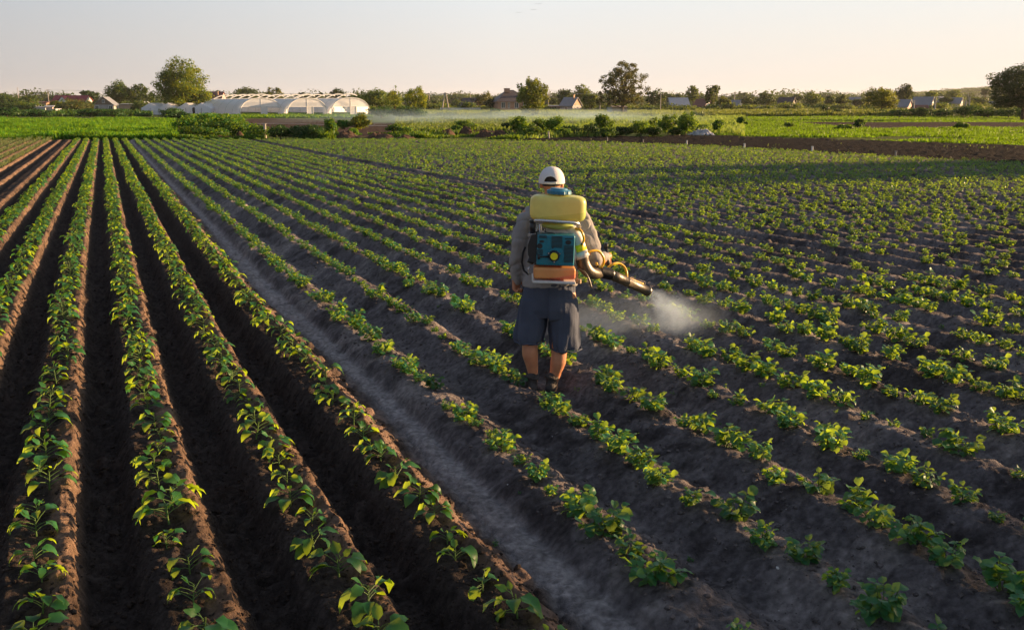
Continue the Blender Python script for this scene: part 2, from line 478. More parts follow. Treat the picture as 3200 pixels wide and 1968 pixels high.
tc = n.nodes.new("ShaderNodeTexCoord")
t1 = n.nodes.new("ShaderNodeTexNoise"); t1.inputs['Scale'].default_value = 28; t1.inputs['Detail'].default_value = 7
n.links.new(tc.outputs['Object'], t1.inputs['Vector'])
mr = n.nodes.new("ShaderNodeMapRange"); mr.inputs[1].default_value = 0.3; mr.inputs[2].default_value = 0.7; mr.inputs[3].default_value = 0.65; mr.inputs[4].default_value = 1.35
n.links.new(t1.outputs['Fac'], mr.inputs[0])
vm = n.nodes.new("ShaderNodeVectorMath"); vm.operation = 'SCALE'
n.links.new(aa.outputs['Color'], vm.inputs[0]); n.links.new(mr.outputs[0], vm.inputs['Scale'])
n.links.new(vm.outputs[0], p.inputs['Base Color'])
t2 = n.nodes.new("ShaderNodeTexNoise"); t2.inputs['Scale'].default_value = 55; t2.inputs['Detail'].default_value = 6; t2.inputs['Roughness'].default_value = 0.65
n.links.new(tc.outputs['Object'], t2.inputs['Vector'])
b = n.nodes.new("ShaderNodeBump"); b.inputs['Strength'].default_value = 1.0; b.inputs['Distance'].default_value = 0.05
n.links.new(t2.outputs['Fac'], b.inputs['Height']); n.links.new(b.outputs[0], p.inputs['Normal'])
n.links.new(p.outputs[0], out.inputs[0])
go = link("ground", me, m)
tag(go, "ploughed field of dark and grey soil raised in long curving ridges", "ground", kind="structure")

# ------------------------------------------------------------------ crop plants
def leaf_grid(Ln, Wd, droop, fold, seed, nt_=6, nw=4, shape='egg', lift=0.0):
    """leaf along +X from the origin; returns V,(faces)"""
    r = np.random.default_rng(seed)
    t = np.linspace(0, 1, nt_ + 1); q = np.linspace(-1, 1, nw + 1)
    T, Q = np.meshgrid(t, q, indexing='ij')
    if shape == 'egg':
        wv = np.sin(np.pi * np.clip(T, 0, 1) ** 0.72) ** 0.75 * (1 - 0.25 * T)
        wv = wv * (1 + 0.13 * np.sin(T * 15 + r.uniform(0, 6)) * np.abs(Q))
    else:
        wv = np.sin(np.pi * T ** 0.85) ** 0.6
    wv = np.where(T >= 0.999, 0.02, np.where(T <= 0.001, 0.06, wv))
    yy = Q * wv * Wd / 2
    ang = lift - droop * T
    xx = np.cumsum(np.vstack([np.zeros((1, nw + 1)), np.cos(ang[1:]) * Ln / nt_]), 0)
    zz = np.cumsum(np.vstack([np.zeros((1, nw + 1)), np.sin(ang[1:]) * Ln / nt_]), 0)
    zz = zz + np.abs(yy) * fold + 0.10 * Wd * np.sin(T * 12 + r.uniform(0, 6)) * np.abs(Q) ** 1.5 * 0.6
    V = np.stack([xx, yy, zz], -1).reshape(-1, 3)
    k = np.arange((nt_ + 1) * (nw + 1)).reshape(nt_ + 1, nw + 1)
    Fq = np.stack([k[:-1, :-1], k[1:, :-1], k[1:, 1:], k[:-1, 1:]], -1).reshape(-1, 4)
    return V, Fq

def rotz(V, a):
    c, s = math.cos(a), math.sin(a)
    return V @ np.array([[c, s, 0], [-s, c, 0], [0, 0, 1]])
def roty(V, a):
    c, s = math.cos(a), math.sin(a)
    return V @ np.array([[c, 0, -s], [0, 1, 0], [s, 0, c]])
def rotx(V, a):
    c, s = math.cos(a), math.sin(a)
    return V @ np.array([[1, 0, 0], [0, c, s], [0, -s, c]])
def catm(L):
    Vs, Fs, n_ = [], [], 0
    for v, f in L:
        Vs.append(v); Fs.append(f + n_); n_ += len(v)
    return np.concatenate(Vs), np.concatenate(Fs)
def tube_np(p0, p1, r0, r1, n_=5, bend=0.0):
    p0 = np.array(p0, float); p1 = np.array(p1, float)
    pm = (p0 + p1) / 2 + np.array([0, 0, bend])
    P = [p0, pm, p1]; rr = [r0, (r0 + r1) / 2, r1]
    d = p1 - p0; d = d / (np.linalg.norm(d) + 1e-9)
    a = np.cross(d, [0, 1, 0.1]); a /= np.linalg.norm(a) + 1e-9; b_ = np.cross(d, a)
    V = []
    for p_, r_ in zip(P, rr):
        for k in range(n_):
            th = 2 * math.pi * k / n_
            V.append(p_ + r_ * (a * math.cos(th) + b_ * math.sin(th)))
    Fq = []
    for i in range(2):
        for k in range(n_):
            k2 = (k + 1) % n_
            Fq.append((i * n_ + k, i * n_ + k2, (i + 1) * n_ + k2, (i + 1) * n_ + k))
    return np.array(V), np.array(Fq)

def eggplant(seed, hi=True):
    r = np.random.default_rng(seed)
    leaves, stems = [], []
    hgt = r.uniform(0.08, 0.125)
    tip = np.array([r.uniform(-.015, .015), r.uniform(-.015, .015), hgt])
    stems.append(tube_np((0, 0, -0.03), tip, 0.006, 0.0035))
    nl = r.integers(8, 11)
    # leaves spread mostly to both sides of the row (local x is across the row)
    for i in range(nl):
        f = 0.22 + 0.78 * i / (nl - 1)
        base = np.array([0, 0, hgt * f]) * 1.0
        a = (0 if i % 2 == 0 else math.pi) + r.normal(0, 0.7)
        if i == nl - 1: a = r.uniform(0, 6.28)
        big = 1.0 if i < nl - 2 else 0.5
        pl = r.uniform(0.045, 0.085) * (0.5 if big < 1 else 1)
        end = base + np.array([math.cos(a) * pl, math.sin(a) * pl, pl * r.uniform(0.2, 0.8)])
        stems.append(tube_np(base, end, 0.003, 0.002, 4, 0.004))
        Ln = r.uniform(0.085, 0.145) * (big if big == 1 else 0.55)
        v, f_ = leaf_grid(Ln, Ln * r.uniform(0.60, 0.75), r.uniform(1.0, 1.8) if big == 1 else 0.3, r.uniform(0.1, 0.35), r.integers(1e6),
                          6 if hi else 3, 4 if hi else 2, 'egg', r.uniform(0.05, 0.45) if big == 1 else 0.9)
        v = rotx(v, r.normal(0, 0.30)); v = rotz(v, a) + end
        leaves.append((v, f_))
    return catm(leaves), catm(stems)

def potato(seed, hi=True):
    r = np.random.default_rng(seed)
    leaves, stems = [], []
    ns = r.integers(7, 10) if hi else 5
    for i in range(ns):
        a = 2 * math.pi * i / ns + r.normal(0, 0.35)
        up = r.uniform(0.45, 1.25)
        ln = r.uniform(0.075, 0.13)
        end = np.array([math.cos(a) * math.cos(up) * ln, math.sin(a) * math.cos(up) * ln, math.sin(up) * ln + 0.01])
        b0 = np.array([math.cos(a) * 0.012, math.sin(a) * 0.012, -0.02])
        stems.append(tube_np(b0, end, 0.0045, 0.0025, 4, 0.0))
        nlf = r.integers(4, 7) if hi else 4
        for j in range(nlf):
            f = 0.32 + 0.68 * j / (nlf - 1)
            p_ = b0 * (1 - f) + end * f
            aa_ = a + (r.normal(0, 0.5) if j == nlf - 1 else (1 if j % 2 else -1) * r.uniform(0.5, 1.4))
            Ln = r.uniform(0.045, 0.070) * (1.25 if not hi else 1)
            v, f_ = leaf_grid(Ln, Ln * r.uniform(0.74, 0.92), r.uniform(0.3, 1.2), r.uniform(0.1, 0.4), r.integers(1e6),
                              5 if hi else 2, 4 if hi else 2, 'pot', r.uniform(-0.3, 0.8) + (0.3 if j == nlf - 1 else 0))
            v = rotx(v, r.normal(0, 0.35)); v = rotz(v, aa_) + p_ + np.array([math.cos(aa_), math.sin(aa_), .3]) * 0.008
            leaves.append((v, f_))
            if j == nlf - 1:
                for e_ in (-1, 1):
                    v, f_ = leaf_grid(Ln * .85, Ln * .7, r.uniform(0.4, 1.1), .2, r.integers(1e6), 5 if hi else 2, 4 if hi else 2, 'pot', r.uniform(-.3, .5))
                    leaves.append((rotz(rotx(v, r.normal(0, .3)), aa_ + e_ * r.uniform(1.2, 2.0)) + p_ - np.array([0, 0, .008]), f_))
    return catm(leaves), catm(stems)

def leek(seed):
    r = np.random.default_rng(seed); leaves = []
    for i in range(6):
        a = r.uniform(0, 6.28)
        v, f_ = leaf_grid(r.uniform(.28, .42), 0.05, r.uniform(0.3, 1.2), 0.2, r.integers(1e6), 3, 1, 'pot', 1.35)
        leaves.append((rotz(v, a), f_))
    return catm(leaves)

def spread(variants, xs, ys, zs, sc_, rz):
    """merge many copies of small (V,F) variants"""
    nV = len(variants); which = rng.integers(0, nV, len(xs))
    Vs, Fs, off = [], [], 0
    for k in range(nV):
        idx = np.where(which == k)[0]
        if len(idx) == 0: continue
        v, f_ = variants[k]
        c, s_ = np.cos(rz[idx])[:, None], np.sin(rz[idx])[:, None]
        X_ = (v[None, :, 0] * c - v[None, :, 1] * s_) * sc_[idx][:, None] + xs[idx][:, None]
        Y_ = (v[None, :, 0] * s_ + v[None, :, 1] * c) * sc_[idx][:, None] + ys[idx][:, None]
        Z_ = v[None, :, 2] * sc_[idx][:, None] + zs[idx][:, None]
        Vs.append(np.stack([X_, Y_, Z_], -1).reshape(-1, 3))
        Fs.append((f_[None] + (np.arange(len(idx)) * len(v))[:, None, None] + off).reshape(-1, f_.shape[1]))
        off += len(idx) * len(v)
    return np.concatenate(Vs), np.concatenate(Fs)

def in_view(x, y, m=0.09):
    return (y > 2.6) & (np.abs(x) < y * (0.545 + m) + 0.5)

def plants_of_rows(us, step, gap_p, cross):
    P = []
    for u in us:
        t = 2.6
        while t < 90:
            t += step * random.uniform(0.75, 1.25) * (1 if t < 30 else 1.15)
            if random.random() < gap_p * (1.0 if t < 14 else 0.35): 
                continue
            s_ = float(row_s(np.array([float(u)]), np.array([t]))[0]) + random.gauss(0, cross)
            x, y = xy_of(s_, t)
            if y > float(edge_y(np.array([x]))[0]) - 0.5: continue
            if not in_view(np.array([x]), np.array([y]))[0]: continue
            P.append((x, y, u, t))
    return P

ROWDIR = math.atan2(CPH, -SPH)       # heading of the rows
# eggplants: local x across the row
eggs = plants_of_rows(range(1, 7), 0.30, 0.03, 0.03)
pots = plants_of_rows(range(7, 19), 0.27, 0.13, 0.035) + plants_of_rows([u for u in range(20, 90)], 0.32, 0.16, 0.05)
# the man's boots stand clear of the crop
MX, MY = G(1700, 1225, -0.1).x, G(1700, 1225, -0.1).y
def pix(x, y, z=0.0):
    d = Vector((x, y, z - H)); c_, s_ = math.cos(PIT), math.sin(PIT)
    f_ = d.y * c_ - d.z * s_; u_ = d.y * s_ + d.z * c_
    return CX + F * d.x / f_, CY - F * u_ / f_
pots = [q for q in pots if not (1622 < pix(q[0], q[1])[0] < 1800 and 1140 < pix(q[0], q[1])[1] < 1270)]

ORD = lambda k: f"{k}{'th' if 10 <= k % 100 <= 20 else {1: 'st', 2: 'nd', 3: 'rd'}.get(k % 10, 'th')}"
def place_crop(P, maker, nvar, name, lm, words, group, nind, seed0, zoff, rowname):
    P.sort(key=lambda q: math.hypot(q[0], q[1]))
    ind, rest = P[:nind], P[nind:]
    lms, sms = [], []
    for k in range(nvar):
        (lv, lf), (sv, sf) = maker(seed0 + k)
        a = mesh_np(name + "_leaves", lv, lf, True); a.materials.append(lm); lms.append(a)
        b_ = mesh_np(name + "_stem", sv, sf, True); b_.materials.append(M['stem']); sms.append(b_)
    cnt = {}
    ind.sort(key=lambda q: (q[2], q[3]))
    for x, y, u, t in ind:
        k = random.randrange(nvar)
        cnt[u] = cnt.get(u, 0) + 1
        sc_ = 0.88 * random.choice([0.5, 0.75, 0.9, 1.0, 1.1, 1.25]) * random.uniform(0.9, 1.1) if name != "eggplant_plant" else random.choice([.62, .75, .86, .97]) * random.uniform(0.92, 1.08)
        o = empty(name, (x, y, ground_zd(x, y) + zoff), 0)
        rz = (ROWDIR + math.pi / 2 + random.choice([0, math.pi]) + random.gauss(0, .3)) if name == "eggplant_plant" else random.uniform(0, 6.28)
        o.rotation_euler = (random.gauss(0, .06), random.gauss(0, .06), rz)
        o.scale = (sc_,) * 3
        size = "small" if sc_ < 0.68 else "large" if sc_ > 0.94 else "middling"
        tag(o, f"{size} {words}, {ORD(cnt[u])} from the near end, {rowname(u)}", name.split('_')[0] + " plant", group)
        ch = bpy.data.objects.new("leaves", lms[k]); COL.objects.link(ch); ch.parent = o
        ch = bpy.data.objects.new("stem", sms[k]); COL.objects.link(ch); ch.parent = o
    return rest

def egg_row(u): return {6: "row beside pale path", 5: "second row left of path", 4: "third row left of path",
                        3: "fourth row left of path", 2: "fifth row left of path", 1: "sixth row left of path"}[u]
WN = ["first", "second", "third", "fourth", "fifth", "sixth", "seventh", "eighth", "ninth", "tenth", "eleventh", "twelfth"]
def pot_row(u): return f"{WN[u-7]} row right of path" if u < 19 else f"row {u-19} past the bare strip"
rest_e = place_crop(eggs, eggplant, 9, "eggplant_plant", M['egg'], "eggplant plant", "eggplants growing in the dark ridges", 300, 100, 0.0, egg_row)
rest_p = place_crop(pots, potato, 9, "potato_plant", M['pot'], "potato plant", "potato plants growing in the grey ridges", 300, 300, 0.0, pot_row)

def stuff_plants(rest, mk, name, lm, label, cat, seed0, smin, smax, align, cutoff=28, far_boost=1.15):
    rest = np.array([(q[0], q[1]) for q in rest])
    d = np.hypot(rest[:, 0], rest[:, 1])
    Vs, Fs, off = [], [], 0
    for sel, hi in ((d < cutoff, True), (d >= cutoff, False)):
        if not sel.any(): continue
        Q = rest[sel]
        var = []
        for k in range(7):
            (lv, lf), (sv, sf) = mk(seed0 + k + (50 if hi else 80), hi)
            var.append(catm([(lv, lf), (sv, sf)]) if hi else (lv, lf))
        zs = terrain(Q[:, 0], Q[:, 1], False)
        sc_ = rng.uniform(smin, smax, len(Q)) * (1 if hi else far_boost)
        rz = (ROWDIR + math.pi / 2 + rng.normal(0, .3, len(Q)) + math.pi * rng.integers(0, 2, len(Q))) if align else rng.uniform(0, 6.28, len(Q))
        v, f_ = spread(var, Q[:, 0], Q[:, 1], zs, sc_, rz)
        Vs.append(v); Fs.append(f_ + off); off += len(v)
    me = mesh_np(name, np.concatenate(Vs), np.concatenate(Fs), True)
    return tag(link(name, me, lm), label, cat, kind="stuff")
stuff_plants(rest_e, eggplant, "eggplant_crop", M['egg'], "sunlit eggplant foliage running to the far end of the dark ridges", "eggplant crop", 500, 0.66, 0.94, True)
stuff_plants(rest_p, potato, "potato_crop", M['pot'], "low potato foliage covering the far part of the grey field", "potato crop", 600, 0.50, 0.93, False)
lk = []
for u in np.arange(-1.9, -60, -1.0):
    t = 20.0
    while t < 90:
        t += 0.22
        s_ = float(row_s(np.array([float(u)]), np.array([t]))[0]); x, y = xy_of(s_, t)
        if y < float(edge_y(np.array([x]))[0]) - 0.4 and in_view(np.array([x]), np.array([y]), 0.12)[0]: lk.append((x + random.gauss(0, .04), y))
lk = np.array(lk)
v, f_ = spread([leek(900 + i) for i in range(6)], lk[:, 0], lk[:, 1], terrain(lk[:, 0], lk[:, 1], False), rng.uniform(.45, .75, len(lk)), rng.uniform(0, 6.28, len(lk)))
tag(link("leek_crop", mesh_np("leek_crop", v, f_, True), M['leek']), "pale green spiky leek rows at the far left corner of the field", "leek crop", kind="stuff")
# tiny weeds in the grey soil
wx = rng.uniform(-1, 8, 260); wy = rng.uniform(3.5, 16, 260)
u_, _, _, _ = u_of(wx, wy); ok = (u_ > 6.3) & in_view(wx, wy)
wx, wy = wx[ok], wy[ok]
sp_ = [potato(700 + i, False)[0] for i in range(4)]
v, f_ = spread(sp_, wx, wy, terrain(wx, wy), rng.uniform(0.10, 0.28, len(wx)), rng.uniform(0, 6.28, len(wx)))
tag(link("seedling_weeds", mesh_np("seedling_weeds", v, f_, True), M['pot']), "tiny green weed seedlings scattered over the grey soil between rows", "weeds", kind="stuff")

# crumbs and pebbles of dry earth lying on the ridges
def crumbs(name, label, n_, x0, x1, y0, y1, s0, s1, m_, left):
    px = rng.uniform(x0, x1, n_); py = np.exp(rng.uniform(math.log(y0), math.log(y1), n_))
    u_, _, _, _ = u_of(px, py); ok = in_view(px, py) & ((u_ < 6.38) if left else (u_ > 6.76)); px, py = px[ok], py[ok]
    var = []
    for k in range(5):
        r = np.random.default_rng(k + 40); bm = bmesh.new(); bmesh.ops.create_icosphere(bm, subdivisions=1, radius=1)
        v = np.array([tuple(q.co) for q in bm.verts]) * r.uniform(.7, 1.2, (len(bm.verts), 1)) * np.array([1, .8, .6]); f_ = np.array([[q.index for q in g.verts] for g in bm.faces]); bm.free(); var.append((v, f_))
    v, f_ = spread(var, px, py, terrain(px, py) + .002, s0 + (s1 - s0) * rng.random(len(px)) ** 3, rng.uniform(0, 6.28, len(px)))
    tag(link(name, mesh_np(name, v, f_, False), m_), label, "soil crumbs", kind="stuff")
crumbs("soil_crumbs", "dark crumbs of earth strewn through the left furrows", 22000, -6, 3, 3.2, 16, .006, .024, mat("dark_clod", (.036, .026, .021), .95, .1, nscale=20, namt=.4), True)
crumbs("soil_crumbs", "grey crumbs of earth strewn over the right ridges", 22000, -3, 9, 3.2, 17, .004, .024, mat("grey_clod", (.10, .085, .083), .95, .1, nscale=20, namt=.5), False)
crumbs("pale_stones", "tiny pale stones lying on the grey soil", 160, -1, 8, 3.5, 16, .004, .012, mat("pale_stone", (.5, .48, .46), .8), False)
# ------------------------------------------------------------------ trees and shrubs
def leaf_cloud(cen, rad, nclump, nleaf, size, r, shape=1.0, hollow=0.35, clump=0.24, filled=0.42):
    """leaf cards gathered in clumps through an uneven crown; returns V,F and the clump centres"""
    cen = np.array(cen, float); rad = np.array(rad, float)
    C = []
    while len(C) < nclump:
        p_ = r.normal(0, 1, 3); p_ /= np.linalg.norm(p_) + 1e-9
        rr = r.uniform(hollow, 1.0) ** 0.6
        p_ = p_ * rr
        if p_[2] < 0: p_[0:2] *= 1 + 0.25 * p_[2] * (shape - 1)
        else: p_[0:2] *= 1 - 0.35 * p_[2] * max(0, shape)
        C.append(p_)
    C = np.array(C)
    cr = r.uniform(0.7, 1.5, nclump) * clump
    wt = cr ** 2; wt /= wt.sum()
    which = r.choice(nclump, nleaf, p=wt)
    off = r.normal(0, 1, (nleaf, 3)); off /= np.linalg.norm(off, axis=1)[:, None] + 1e-9
    off *= (r.uniform(0, 1, nleaf) ** 0.45)[:, None] * cr[which][:, None]
    P = C[which] + off
    # a looser filling between the clumps with a lumpy outline
    fill = r.random(nleaf) < filled
    u3 = r.normal(0, 1, (nleaf, 3)); u3 /= np.linalg.norm(u3, axis=1)[:, None] + 1e-9
    lump = 0.80 + 0.42 * fbm(np.arctan2(u3[:, 1], u3[:, 0]) * 1.6 + 5, u3[:, 2] * 2.4, 3, int(abs(cen[2] * 31) + nclump) % 97)
    Q = u3 * (r.uniform(0.15, 1, nleaf) ** 0.5 * lump)[:, None]
    up_ = Q[:, 2] > 0
    Q[up_, 0:2] *= (1 - 0.30 * Q[up_, 2] * max(0, shape))[:, None]
    P[fill] = Q[fill]; off[fill] = Q[fill] * 0.3
    stray = r.random(nleaf) < 0.05
    P[stray] *= r.uniform(1.0, 1.06, (stray.sum(), 1))
    P = cen + P * rad
    # card frame: facing roughly away from its clump centre, tilted at random
    nrm = off / (np.linalg.norm(off, axis=1)[:, None] + 1e-9) + r.normal(0, 0.55, (nleaf, 3)) + np.array([0, 0, 0.35])
    nrm /= np.linalg.norm(nrm, axis=1)[:, None]
    tg = np.cross(nrm, r.normal(0, 1, (nleaf, 3))); tg /= np.linalg.norm(tg, axis=1)[:, None] + 1e-9
    bt = np.cross(nrm, tg)
    sz = size * r.uniform(0.6, 1.4, nleaf)[:, None]
    a = P - tg * sz * 0.5; b_ = P + bt * sz * 0.32 + nrm * sz * .06; c = P + tg * sz * 0.5; d = P - bt * sz * 0.32 + nrm * sz * .06
    V = np.stack([a, b_, c, d], 1).reshape(-1, 3)
    Fq = np.arange(nleaf * 4).reshape(-1, 4)
    return V, Fq, cen + C * rad

def trunk_mesh(base, top, r0, limbs, r, curve=0.04):
    mb = MB()
    base = Vector(base); top = Vector(top); h = (top - base).length
    pts = []
    for i in range(6):
        f = i / 5
        pts.append(base.lerp(top, f) + Vector((r.normal(0, curve) * h * f * (1 - f) * 4 * .5, r.normal(0, curve) * h * f * (1 - f) * 2, 0)))
    mb.tube(pts, [r0 * (1.35 if i == 0 else 1) * (1 - 0.72 * i / 5) for i in range(6)], 8)
    for L in limbs:
        L = Vector(L)
        f = min(0.92, max(0.25, (L.z - base.z) / max(h, .1) * 0.6)) + r.uniform(-.08, .05)
        s_ = base.lerp(top, f); md = s_.lerp(L, 0.5) + Vector((0, 0, (L - s_).length * 0.08))
        mb.tube([s_, md, L], [r0 * 0.38 * (1 - 0.5 * f), r0 * 0.2, r0 * 0.05], 5)
    return mb

def tree(name, label, x, ytop, ybot, hw, Y, m_='tree_mid', cat='tree', group=None, dens=1.0, nclump=34, clump=0.25, shape=1.0,
         trunk=True, base_y=None, crown2=None, seed=None, leaf=1.0, limbs=12, hollow=0.35, trunk_r=None, filled=0.42):
    seed = seed if seed is not None else int(x * 7 + ytop * 13)
    r = np.random.default_rng(seed)
    X_, _ = XY(x, Y)
    gz = ground_z(X_, Y) - 0.1
    zt = W(x, ytop, Y).z; zb = max(W(x, ybot, Y).z, gz + 0.1)
    hwm = hw * Y / F * 1.17
    root = empty(name, (X_, Y, gz))
    tag(root, label, cat, group)
    cz = (zt + zb) / 2 - gz; rz_ = (zt - zb) / 2 * 1.04
    area = (2 * hw * 0.32) * ((zt - zb) / Y * F * 0.32) * 0.8
    size = Y * 0.00165 * leaf
    nl = int(min(18000, max(1200, area * 5.5 / leaf ** 1.5)) * dens)
    V, Fq, C = leaf_cloud((0, 0, cz), (hwm / (1 + clump * .5), min(hwm, 8) / (1 + clump * .5), rz_ / (1 + clump * .6)), nclump, nl, size, r, shape, hollow, clump, filled)
    if crown2:
        for (dx, dyt, dyb, hw2, n2, lf2) in crown2:      # extra lobes in pixels relative to x
            zt2 = W(x, dyt, Y).z - gz; zb2 = W(x, dyb, Y).z - gz
            V2, F2, C2 = leaf_cloud((dx * Y / F, 0, (zt2 + zb2) / 2), (hw2 * Y / F / 1.1, hw2 * Y / F / 1.2, (zt2 - zb2) / 2 / 1.1), max(6, nclump // 3), n2, size * lf2, r, shape, hollow, clump * 1.2, filled)
            V = np.concatenate([V, V2]); Fq = np.concatenate([Fq, F2 + Fq.max() + 1]); C = np.concatenate([C, C2[: len(C2) // 2]])
    keep = V[:, 2] > -0.05
    V[~keep, 2] = 0.02
    cr = link("crown" if cat == 'tree' else "foliage", mesh_np("crown", V, Fq), M[m_], root)
    if trunk:
        pick = C[r.permutation(len(C))[:limbs]]
        tb = trunk_mesh((0, 0, -0.2), (r.normal(0, .05) * hwm, 0, cz + rz_ * 0.5), trunk_r or max(0.12, (zt - gz) * 0.028), pick, r)
        tb.build("trunk" if cat == 'tree' else "stem", M['bark'], root, True)
    return root

def shrub(name, label, x, ytop, ybase, hw, m_='hedge', group=None, Y=None, dens=1.0, clump=0.34, nclump=16, cat='shrub', leaf=1.0, seed=None):
    Y = Y or G(x, ybase, -0.05).y
    return tree(name, label, x, ytop, ybase, hw, Y, m_, cat, group, dens, nclump, clump, 0.2, True, seed=seed, leaf=leaf, limbs=5, trunk_r=hw * Y / F * 0.06)

g_vill = "trees among the village houses"
# far left
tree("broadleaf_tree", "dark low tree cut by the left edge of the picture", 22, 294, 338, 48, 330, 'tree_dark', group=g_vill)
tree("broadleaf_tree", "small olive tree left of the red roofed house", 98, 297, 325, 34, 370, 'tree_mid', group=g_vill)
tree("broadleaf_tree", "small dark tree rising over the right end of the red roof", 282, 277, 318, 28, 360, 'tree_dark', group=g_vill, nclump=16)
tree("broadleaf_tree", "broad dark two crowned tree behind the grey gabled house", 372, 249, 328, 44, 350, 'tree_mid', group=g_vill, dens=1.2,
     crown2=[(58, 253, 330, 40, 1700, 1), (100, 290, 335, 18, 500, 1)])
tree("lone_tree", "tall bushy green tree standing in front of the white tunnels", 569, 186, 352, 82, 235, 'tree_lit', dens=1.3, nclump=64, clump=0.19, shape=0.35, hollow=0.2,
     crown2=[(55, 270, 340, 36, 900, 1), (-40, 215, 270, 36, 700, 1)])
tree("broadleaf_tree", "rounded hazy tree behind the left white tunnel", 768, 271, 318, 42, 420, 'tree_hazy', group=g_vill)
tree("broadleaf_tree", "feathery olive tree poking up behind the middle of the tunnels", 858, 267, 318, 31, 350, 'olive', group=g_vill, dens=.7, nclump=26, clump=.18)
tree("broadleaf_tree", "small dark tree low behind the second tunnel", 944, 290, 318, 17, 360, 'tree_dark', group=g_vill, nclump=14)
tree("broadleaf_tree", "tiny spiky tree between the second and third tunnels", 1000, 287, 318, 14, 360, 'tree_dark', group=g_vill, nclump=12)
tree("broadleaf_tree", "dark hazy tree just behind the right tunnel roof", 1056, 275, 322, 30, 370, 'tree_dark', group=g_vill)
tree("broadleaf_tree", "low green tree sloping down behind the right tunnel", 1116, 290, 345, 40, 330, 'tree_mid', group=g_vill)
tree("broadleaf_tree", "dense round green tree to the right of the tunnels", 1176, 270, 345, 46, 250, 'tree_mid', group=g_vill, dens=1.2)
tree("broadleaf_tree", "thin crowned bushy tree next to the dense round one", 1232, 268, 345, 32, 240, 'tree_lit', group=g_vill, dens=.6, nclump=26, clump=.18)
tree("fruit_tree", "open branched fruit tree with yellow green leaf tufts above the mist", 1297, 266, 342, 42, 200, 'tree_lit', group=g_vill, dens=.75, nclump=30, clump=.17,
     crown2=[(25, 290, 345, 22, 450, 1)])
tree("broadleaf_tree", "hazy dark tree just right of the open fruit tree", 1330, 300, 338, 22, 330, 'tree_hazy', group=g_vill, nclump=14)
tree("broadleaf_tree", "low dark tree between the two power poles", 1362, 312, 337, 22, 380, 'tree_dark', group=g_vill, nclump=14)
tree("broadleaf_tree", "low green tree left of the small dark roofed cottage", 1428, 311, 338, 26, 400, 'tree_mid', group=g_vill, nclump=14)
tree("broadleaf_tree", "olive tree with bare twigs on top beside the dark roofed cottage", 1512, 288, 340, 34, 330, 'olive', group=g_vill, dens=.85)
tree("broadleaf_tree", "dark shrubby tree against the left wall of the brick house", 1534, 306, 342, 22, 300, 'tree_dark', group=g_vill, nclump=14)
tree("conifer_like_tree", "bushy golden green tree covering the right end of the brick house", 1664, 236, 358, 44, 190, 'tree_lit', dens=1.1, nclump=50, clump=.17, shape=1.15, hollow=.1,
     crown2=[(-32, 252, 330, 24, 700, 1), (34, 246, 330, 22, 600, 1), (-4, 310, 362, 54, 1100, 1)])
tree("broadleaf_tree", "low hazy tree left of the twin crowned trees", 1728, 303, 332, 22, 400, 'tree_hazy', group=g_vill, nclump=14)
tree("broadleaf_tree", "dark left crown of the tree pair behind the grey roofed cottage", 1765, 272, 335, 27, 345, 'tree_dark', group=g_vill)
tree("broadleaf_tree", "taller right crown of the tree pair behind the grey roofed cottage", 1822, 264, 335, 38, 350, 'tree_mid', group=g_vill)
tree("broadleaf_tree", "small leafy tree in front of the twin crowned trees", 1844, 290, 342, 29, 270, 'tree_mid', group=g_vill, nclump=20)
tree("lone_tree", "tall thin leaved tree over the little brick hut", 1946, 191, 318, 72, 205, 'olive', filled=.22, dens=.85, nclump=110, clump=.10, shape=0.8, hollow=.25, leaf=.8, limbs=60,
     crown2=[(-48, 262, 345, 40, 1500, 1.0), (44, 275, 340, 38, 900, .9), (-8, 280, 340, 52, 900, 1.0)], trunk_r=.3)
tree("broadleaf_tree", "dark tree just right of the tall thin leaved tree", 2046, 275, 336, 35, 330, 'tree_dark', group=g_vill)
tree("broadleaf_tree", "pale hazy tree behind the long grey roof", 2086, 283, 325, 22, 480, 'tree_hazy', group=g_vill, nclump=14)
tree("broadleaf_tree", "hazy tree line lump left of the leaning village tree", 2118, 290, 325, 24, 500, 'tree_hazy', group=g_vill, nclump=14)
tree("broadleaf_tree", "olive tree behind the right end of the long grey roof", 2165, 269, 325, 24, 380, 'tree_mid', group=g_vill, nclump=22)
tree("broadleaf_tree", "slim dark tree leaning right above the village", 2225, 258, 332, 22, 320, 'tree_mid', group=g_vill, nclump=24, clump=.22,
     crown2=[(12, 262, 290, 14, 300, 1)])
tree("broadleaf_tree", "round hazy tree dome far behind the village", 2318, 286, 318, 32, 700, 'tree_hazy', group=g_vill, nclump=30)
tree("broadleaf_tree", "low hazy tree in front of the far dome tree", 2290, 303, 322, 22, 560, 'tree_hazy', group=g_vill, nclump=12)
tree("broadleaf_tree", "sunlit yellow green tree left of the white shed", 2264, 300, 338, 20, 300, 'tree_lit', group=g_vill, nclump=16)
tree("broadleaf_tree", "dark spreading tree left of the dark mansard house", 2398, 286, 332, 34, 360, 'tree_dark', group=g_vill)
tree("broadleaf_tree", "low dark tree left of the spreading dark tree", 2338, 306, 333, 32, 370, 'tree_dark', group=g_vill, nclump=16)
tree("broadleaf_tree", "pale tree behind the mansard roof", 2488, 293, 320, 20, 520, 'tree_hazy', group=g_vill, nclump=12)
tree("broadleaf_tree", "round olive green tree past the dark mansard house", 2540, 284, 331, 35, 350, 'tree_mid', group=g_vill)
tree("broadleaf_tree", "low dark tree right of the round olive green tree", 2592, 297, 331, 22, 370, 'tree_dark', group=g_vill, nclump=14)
tree("broadleaf_tree", "squat brownish tree left of the far white roof", 2631, 296, 331, 24, 340, 'tree_mid', group=g_vill, nclump=16)
